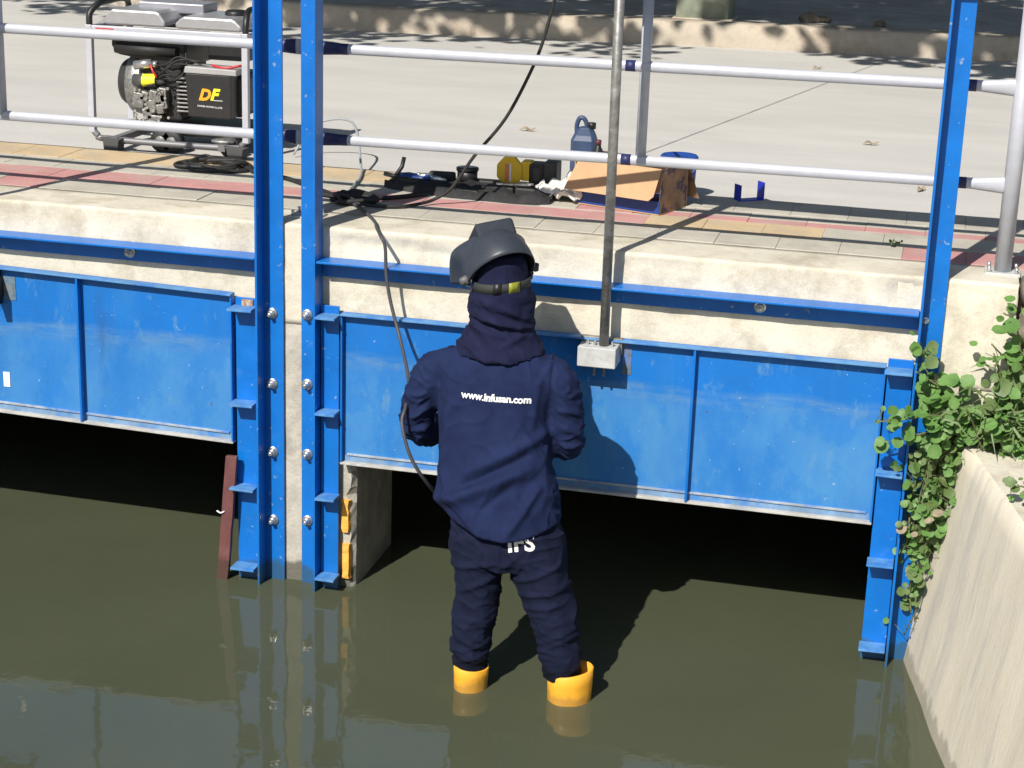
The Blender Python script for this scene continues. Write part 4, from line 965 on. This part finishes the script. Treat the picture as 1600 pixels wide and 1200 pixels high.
t_ = text_mesh('D', .062, Vector((gx(312), gy + .0035, gz(313, 155))), tilt @ RX, 'lettering', mat('logo_orange', (.85, .38, .02), .5), cbx, bold=.003, shear=.3)
text_mesh('F', .062, Vector((gx(330), gy + .003, gz(329, 155))), tilt @ RX, 'lettering', M_label, cbx, bold=.003, shear=.3)
text_mesh('POWER MOTOR Co.,LTD', .0095, Vector((gx(310), gy + .0035, gz(310, 166))), tilt @ RX, 'lettering', M_white, cbx, bold=.0001)
b = MB(); b.box((gx(332), gy + .0035, gz(346, 157.6)), (gx(349), gy + .0045, gz(346, 156.8))); b.build('underline', M_white, cbx)
b = MB()
for k in range(5):
    p0 = (gx(rs.uniform(236, 255)), gy + .05, gz(245, rs.uniform(100, 130))); p3 = (gx(rs.uniform(285, 340)), gy + .04, gz(320, rs.uniform(94, 108)))
    b.tube(smoothline([p0, (gx(262), gy + .01, gz(262, rs.uniform(95, 130))), (gx(280), gy + .03, gz(280, rs.uniform(88, 125))), p3], 5), .0035, 6)
b.tube(smoothline([(gx(283), gy + .08, gz(283, 72)), (gx(286), gy + .05, gz(286, 90)), (gx(290), gy + .05, gz(290, 105))], 4), .003, 6)
b.build('wiring', M_rubber, G)
b = MB(); b.tube(smoothline([(gx(233), gy + .035, gz(233, 103)), (gx(238), gy + .025, gz(238, 112)), (gx(243), gy + .03, gz(243, 122))], 4), .0045, 8); b.tube(smoothline([(gx(330), gy + .03, gz(330, 103)), (gx(352), gy + .02, gz(352, 107)), (gx(374), gy + .04, gz(374, 104))], 4), .005, 8); b.build('red_lead', M_red, G)
b = MB(); b.box((gx(310), gy + .12, gz(310, 98)), (gx(372), gy + .36, gz(310, 66))); b.build('battery', M_black, G, bevel=.006)
b = MB(); b.box((gx(220), gy + .1, 1.35), (gx(372), gy + .36, 1.40)); b.build('engine_mount', M_black, G, bevel=.01)
b = MB(); b.ell((gx(345), gy + .03, 1.355), (.05, .03, .014)); b.build('drain_pan', M_alu, G)

# ------------------------------------------------------------------ far side of the road
q = thing('concrete_pillar', (.5, 6.5, 1.43), 'square grey green concrete post base standing on the far kerb', 'concrete block')
b = MB(); b.box((.33, 6.33, 1.43), (.68, 6.7, 2.7)); b.build('shaft', mat('mossy_concrete', (.20, .215, .165), .9, var=.2, scale=8, bump=.6, col2=(.12, .14, .10), c2scale=6, c2amt=.6), q, bevel=.02)
b = MB(); b.box((.31, 6.31, 1.425), (.71, 6.74, 1.449)); b.build('footing', M_kerb, q, bevel=.01)
for k, (x, y, lb) in enumerate(((1.18, 6.62, 'grey rubble stone on the far kerb right of the concrete block'), (1.28, 6.66, 'smaller grey stone touching the rubble on the far kerb'), (1.65, 6.58, 'flat brown stone on the far kerb nearer the right blue post'))):
    b = MB(); s = (.05, .035, .03)[k]; b.ell((x, y, 1.435 + s * .5), (s * 1.3, s, s * .8), None, 14, 10)
    for v_ in b.bm.verts: v_.co += (v_.co - Vector((x, y, 1.46))).normalized() * noise.noise(v_.co * 18) * .035
    tag(b.build('loose_stone', M_stone), lb, 'stone')
b = MB(); R = []
for i in range(14):
    row = []
    for j in range(10):
        u, v_ = i / 13, j / 9; p_ = Vector((u * 4, v_ * 4, 7)); row.append(b.bm.verts.new((-3.02 + u * .2, 6.42 + v_ * .15, 1.445 + .12 * math.sin(pi * u) * math.sin(pi * v_) ** .6 + .03 * noise.noise(p_ * 2) * math.sin(pi * u))))
    R.append(row)
b.skin(R, cap=False, closed=False); tag(b.build('plastic_bag', M_yellow), 'crumpled yellow plastic bag on the far kerb behind the generator', 'bag')
# litter leaves on the road
for k, (x, y, a, lb) in enumerate(((.28, 2.32, .1, 'curled dry leaf on the road left of the hanging cable'), (2.0, 5.75, .4, 'yellowish dry leaf near the far kerb in tree shade'), (1.35, 5.3, .8, 'pale dry leaf on the road below the far kerb'), (1.8, 2.6, .3, 'long dry leaf on the road right of the blue pail'), (2.05, 1.55, 1.2, 'small dark leaf on the road near the right blue post'))):
    b = MB(); R = []
    for i in range(9):
        t = i / 8; wd = .009 * math.sin(pi * t) ** .8 + .001; c = Vector((x, y, 1.293)) + Vector((math.cos(a), math.sin(a), 0)) * (t - .5) * .075 + Vector((0, 0, .012 * math.sin(pi * t * 1.5) ** 2)); s = Vector((-math.sin(a), math.cos(a), .5)) * wd
        R.append([b.bm.verts.new(c - s), b.bm.verts.new(c + Vector((0, 0, -.002))), b.bm.verts.new(c + s)])
    b.skin(R, cap=False, closed=False); tag(b.build('dry_leaf', M_dry), lb, 'leaf')
# rag scrap stuck on the plank edge
b = MB(); b.tube(smoothline([(-.222, -.078, .262), (-.236, -.080, .255), (-.250, -.080, .262)], 3), .003, 6); tag(b.build('paper_scrap', M_white), 'tiny white scrap caught on the edge of the red brown plank', 'scrap')

# ------------------------------------------------------------------ trees beyond the road (they shade the far kerb and stand in the water's reflection)
def leafface(bm, c, n, r, rnd, k=5, long=1.35):
    n = n.normalized(); a = n.orthogonal().normalized(); a = Quaternion(n, rnd.uniform(0, 6.28)) @ a; d = n.cross(a)
    vs = [bm.verts.new(c + a * math.cos(2 * pi * i / k) * r * long + d * math.sin(2 * pi * i / k) * r + n * (.18 * r * (math.cos(2 * pi * i / k) ** 2))) for i in range(k)]
    bm.faces.new(vs)
def tree(x, y, h, rad, zc, rz, seed, label, nc=60, per=150, lf=.07, lean=0):
    rnd = random.Random(seed); t = thing('shade_tree', (x, y, 1.3), label, 'tree', 'trees across the road')
    b = MB(); top = Vector((x + lean * .4, y - .1, zc)); b.tube(smoothline([(x, y, 1.3), (x + .1, y, 2.4), top], 4), smoothr([.20, .16, .10], 4), 12); b.build('trunk', M_bark, t)
    lb_ = MB(); bmL = bmesh.new()
    for i in range(nc):
        while True:
            u = Vector((rnd.uniform(-1, 1), rnd.uniform(-1, 1), rnd.uniform(-1, 1)))
            if u.length < 1: break
        c = Vector((x + lean + u.x * rad, y + u.y * rad, zc + .4 + u.z * rz))
        if i % 3 == 0: lb_.tube(smoothline([top, top.lerp(c, .5) + Vector((0, 0, .25)), c], 3), smoothr([.06, .035, .01], 3), 6)
        s = rnd.uniform(.28, .62)
        for _ in range(per):
            p = c + Vector((rnd.gauss(0, s), rnd.gauss(0, s), rnd.gauss(0, s * .55)))
            if p.z < 3.0 and p.y < 9: continue
            leafface(bmL, p, Vector((rnd.gauss(0, .5), rnd.gauss(0, .5), 1)), lf * rnd.uniform(.7, 1.3), rnd)
    lb_.build('limbs', M_bark, t); obj('crown', bmL, M_tleaf, t, fixn=False)
def shade(tx, ty, cx, cy, cz, rx, ry, seed, label, nc):
    rnd = random.Random(seed); t = thing('shade_tree', (tx, ty, 1.3), label, 'tree', 'shade trees over the road')
    hub = Vector(((tx + cx) / 2, 8.0, 5.6)); b = MB(); b.tube(smoothline([(tx, ty, 1.3), (tx - .1, ty - .1, 3.6), hub], 5), smoothr([.24, .19, .12], 5), 12); b.build('trunk', M_bark, t)
    lb_ = MB(); bmL = bmesh.new()
    for i in range(nc):
        a = rnd.uniform(0, 6.28); q = rnd.random() ** .5; c = Vector((cx + rx * q * math.cos(a), cy + ry * q * math.sin(a), cz + rnd.uniform(-.3, .5)))
        if i % 2 == 0: lb_.tube(smoothline([hub, hub.lerp(c, .5) + Vector((rnd.uniform(-.3, .3), 0, .5)), c], 4), smoothr([.06, .035, .012], 4), 6)
        for _ in range(5):
            e = c + Vector((rnd.gauss(0, .45), rnd.gauss(0, .4), rnd.gauss(0, .15))); lb_.tube([c, e], .008, 4)
            for _ in range(19):
                leafface(bmL, e + Vector((rnd.gauss(0, .17), rnd.gauss(0, .15), rnd.gauss(0, .1))), Vector((rnd.gauss(0, .5), rnd.gauss(0, .5), 1)), .06 * rnd.uniform(.7, 1.3), rnd)
    for _ in range(1000):   # the far, denser half of the crown
        p = Vector((cx + rnd.gauss(.6, 1.5), rnd.uniform(cy + .8, 9.5), 0)); p.z = 5.9 + (p.y - cy) * .12 + rnd.gauss(0, .25); leafface(bmL, p, Vector((rnd.gauss(0, .5), rnd.gauss(0, .5), 1)), .09 * rnd.uniform(.7, 1.4), rnd)
    lb_.build('boughs', M_bark, t); obj('crown', bmL, M_tleaf, t, fixn=False)
tree(-7.6, 13.5, 5, 3.0, 5.3, 1.2, 11, 'low broad tree across the road, farthest left', 60, 150)
tree(-.8, 13.0, 6, 3.2, 6.9, 2.6, 12, 'tall dense tree across the road behind the middle blue posts', 80, 170)
tree(4.0, 13.2, 6, 3.6, 6.6, 2.6, 13, 'tall dense tree across the road behind the concrete pillar', 110, 170)
tree(10.5, 14.0, 6, 3.4, 6.2, 2.2, 14, 'dense tree across the road, farthest right', 70, 150)
# spreading shade trees rooted beyond the far pavement whose boughs reach over the road
shade(-6.5, 9.8, -5.2, 3.3, 5.3, 3.4, 1.7, 15, 'wide spreading shade tree reaching over the road at the left', 46)
shade(-.6, 10.2, -1.2, 3.3, 5.4, 3.2, 1.7, 16, 'wide spreading shade tree reaching over the road at the centre', 50)
shade(4.4, 9.6, 1.9, 3.4, 5.2, 2.4, 1.7, 17, 'wide spreading shade tree reaching over the road at the right', 62)

# ------------------------------------------------------------------ plants at the right bank
def rleaf(bm, c, n, r, rnd, k=9):
    n = n.normalized(); a = Quaternion(n, rnd.uniform(0, 6.28)) @ n.orthogonal().normalized(); d = n.cross(a)
    ce = bm.verts.new(c - n * r * .18); vs = []
    for i in range(k):
        t = 2 * pi * i / k; q = r * (1 + .12 * math.cos(t)) * (.84 if i == 0 else 1)
        vs.append(bm.verts.new(c + a * math.cos(t) * q * 1.05 + d * math.sin(t) * q * .92 + n * r * .12 * math.sin(2 * t + 1) * rnd.uniform(0, 1)))
    for i in range(k):
        f = bm.faces.new((ce, vs[i], vs[(i + 1) % k])); f.smooth = True
def plant(name, label, cat, stems, size, seed, step=.03, mats=(M_leaf, M_leafd, M_dry), spread=.03, dusty=.3, bias=(-.25, -.75, .7), grp=None, grass=0):
    rnd = random.Random(seed); t = thing(name, stems[0][0], label, cat, grp); sm = MB(); A = bmesh.new()
    for st in stems:
        line = smoothline(st, 6); sm.tube(line, [.0028] * len(line), 5); acc = 0
        for i in range(1, len(line)):
            acc += (line[i] - line[i - 1]).length
            while acc > step:
                acc -= step; base = line[i]
                off = Vector((rnd.gauss(0, spread), rnd.gauss(0, spread), rnd.gauss(0, spread))); c = base + off
                n0 = Vector(bias) + Vector((rnd.gauss(0, .45), rnd.gauss(0, .45), rnd.gauss(0, .45))); k0 = len(A.faces)
                sm.tube([base, c], [.0012, .0010], 4)
                for q in range(rnd.choice((1, 2, 3))):
                    r = size * rnd.choice((.45, .6, .75, .9, 1.0, 1.25)) * rnd.uniform(.85, 1.1); rleaf(A, c + Vector((rnd.gauss(0, size * .9), rnd.gauss(0, size * .7), rnd.gauss(0, size * .8))), n0 + Vector((rnd.gauss(0, .2), rnd.gauss(0, .2), rnd.gauss(0, .2))), r, rnd)
                A.faces.ensure_lookup_table(); mi = 1 if rnd.random() < dusty else (2 if rnd.random() < .04 else 0)
                for f in A.faces[k0:]: f.material_index = mi
    for _ in range(grass):
        st = rnd.choice(stems); p = Vector(rnd.choice(smoothline(st, 4))) + Vector((rnd.gauss(0, .05), rnd.gauss(0, .03), rnd.gauss(0, .02)))
        d = Vector((rnd.gauss(0, 1), rnd.gauss(0, .7), rnd.uniform(-.3, .9))).normalized(); L = rnd.uniform(.05, .12); s = d.cross(Vector((0, -1, .4))).normalized() * .0035; e = p + d * L + Vector((0, 0, -.03))
        m_ = p + d * L * .5 + Vector((0, 0, .01)); v_ = [A.verts.new(q) for q in (p - s, p + s, m_ + s, m_ - s)]; f = A.faces.new(v_); f.material_index = 1; e_ = A.verts.new(e); f = A.faces.new((v_[3], v_[2], e_)); f.material_index = 1
    sm.build('stems', M_stem, t); obj('leaves', A, list(mats), t, fixn=False)
rnd = random.Random(21)
st = []
for k in range(13):
    x0_ = 2.30 + rnd.uniform(-.03, .05); pts_ = [(x0_, -.02, .80)]; x, z, y = 2.20 + rnd.uniform(-.07, .03), .74, -.06
    zend = rnd.choice((.06, .1, .14, .2, .3, .42)) + rnd.uniform(0, .06)
    while z > zend:
        f_ = (.78 - z) / .78; pts_.append((x + rnd.uniform(-.02, .02), y + rnd.uniform(-.035, .02), z)); z -= .09; x -= .006 + rnd.uniform(-.01, .01)
    st.append(pts_)
plant('hanging_vine', 'leafy green vine hanging down beside the right blue guide to the water', 'vine', st, .0155, 31, .028, spread=.026, dusty=.35, bias=(-.3, -.9, .5))
st = [[(2.30, -.03, .80), (2.24, -.10, .88), (2.17, -.15, .90), (2.08, -.18, .885), (1.995, -.2, .875)],
      [(2.31, -.03, .82), (2.22, -.09, .95), (2.15, -.12, 1.0), (2.10, -.13, 1.03)], [(2.31, -.03, .82), (2.2, -.08, .93), (2.12, -.11, .96)], [(2.28, -.03, .80), (2.2, -.11, .84), (2.13, -.14, .83), (2.07, -.15, .80)],
      [(2.28, -.03, .84), (2.16, -.07, .98), (2.12, -.09, 1.06), (2.13, -.09, 1.11)], [(2.30, -.03, .80), (2.2, -.12, .9), (2.16, -.14, .94)], [(2.28, -.03, .80), (2.2, -.09, .87), (2.12, -.12, .90)]]
plant('creeping_vine', 'bright round leaved vine reaching left across the right blue post', 'vine', st, .022, 33, .022, spread=.02, dusty=.12)
st = []
for k in range(26):
    x = rnd.uniform(2.26, 2.62); pts_ = [(x, rnd.uniform(-.12, -.01), .79)]; hx = rnd.uniform(-.07, .07); h_ = rnd.uniform(.10, .30) * (.65 + .8 * (x - 2.2))
    pts_ += [(x + hx * .5, pts_[0][1] - .03, .79 + h_ * .55), (x + hx, pts_[0][1] - .06, .79 + h_)]; st.append(pts_)
plant('bank_shrub', 'round leaved green shrub growing on the ledge against the headwall', 'shrub', st, .0225, 35, .021, spread=.025, dusty=.22, grass=260)
st = [[(2.44, -.03, .85), (2.42, -.08, 1.05), (2.385, -.09, 1.2), (2.345, -.09, 1.23)], [(2.46, -.03, .85), (2.45, -.08, 1.1), (2.44, -.1, 1.22)], [(2.5, -.04, .9), (2.5, -.09, 1.1), (2.47, -.1, 1.25)], [(2.44, -.04, .9), (2.38, -.08, 1.06), (2.32, -.09, 1.13)], [(2.4, -.04, .88), (2.36, -.08, 1.02), (2.33, -.09, 1.10)], [(2.5, -.04, .9), (2.45, -.08, 1.05), (2.40, -.1, 1.13)]]
plant('climbing_plant', 'tall round leaved plant climbing at the right edge below the railing base', 'plant', st, .023, 37, .036, spread=.02, dusty=.35)
st = [[(2.56, -.62, .79), (2.50, -.6, .83), (2.44, -.58, .845), (2.40, -.57, .84)], [(2.6, -.66, .79), (2.52, -.66, .82), (2.45, -.68, .83)], [(2.6, -.5, .79), (2.52, -.5, .83), (2.46, -.52, .84)], [(2.62, -.7, .79), (2.55, -.72, .82), (2.48, -.74, .81)]]
plant('ledge_weed', 'small dusty weed spreading over the top edge of the side wall', 'weed', st, .016, 39, .022, spread=.018, dusty=.7)
st = [[(1.98 + .0, .41 - .01, 1.30), (1.985, .40, 1.325)], [(1.99, .41, 1.30), (2.0, .40, 1.32)]]
plant('tiny_weed', 'tiny weed sprouting in a paver joint near the right blue post', 'weed', st, .006, 41, .008, spread=.008, dusty=.9)
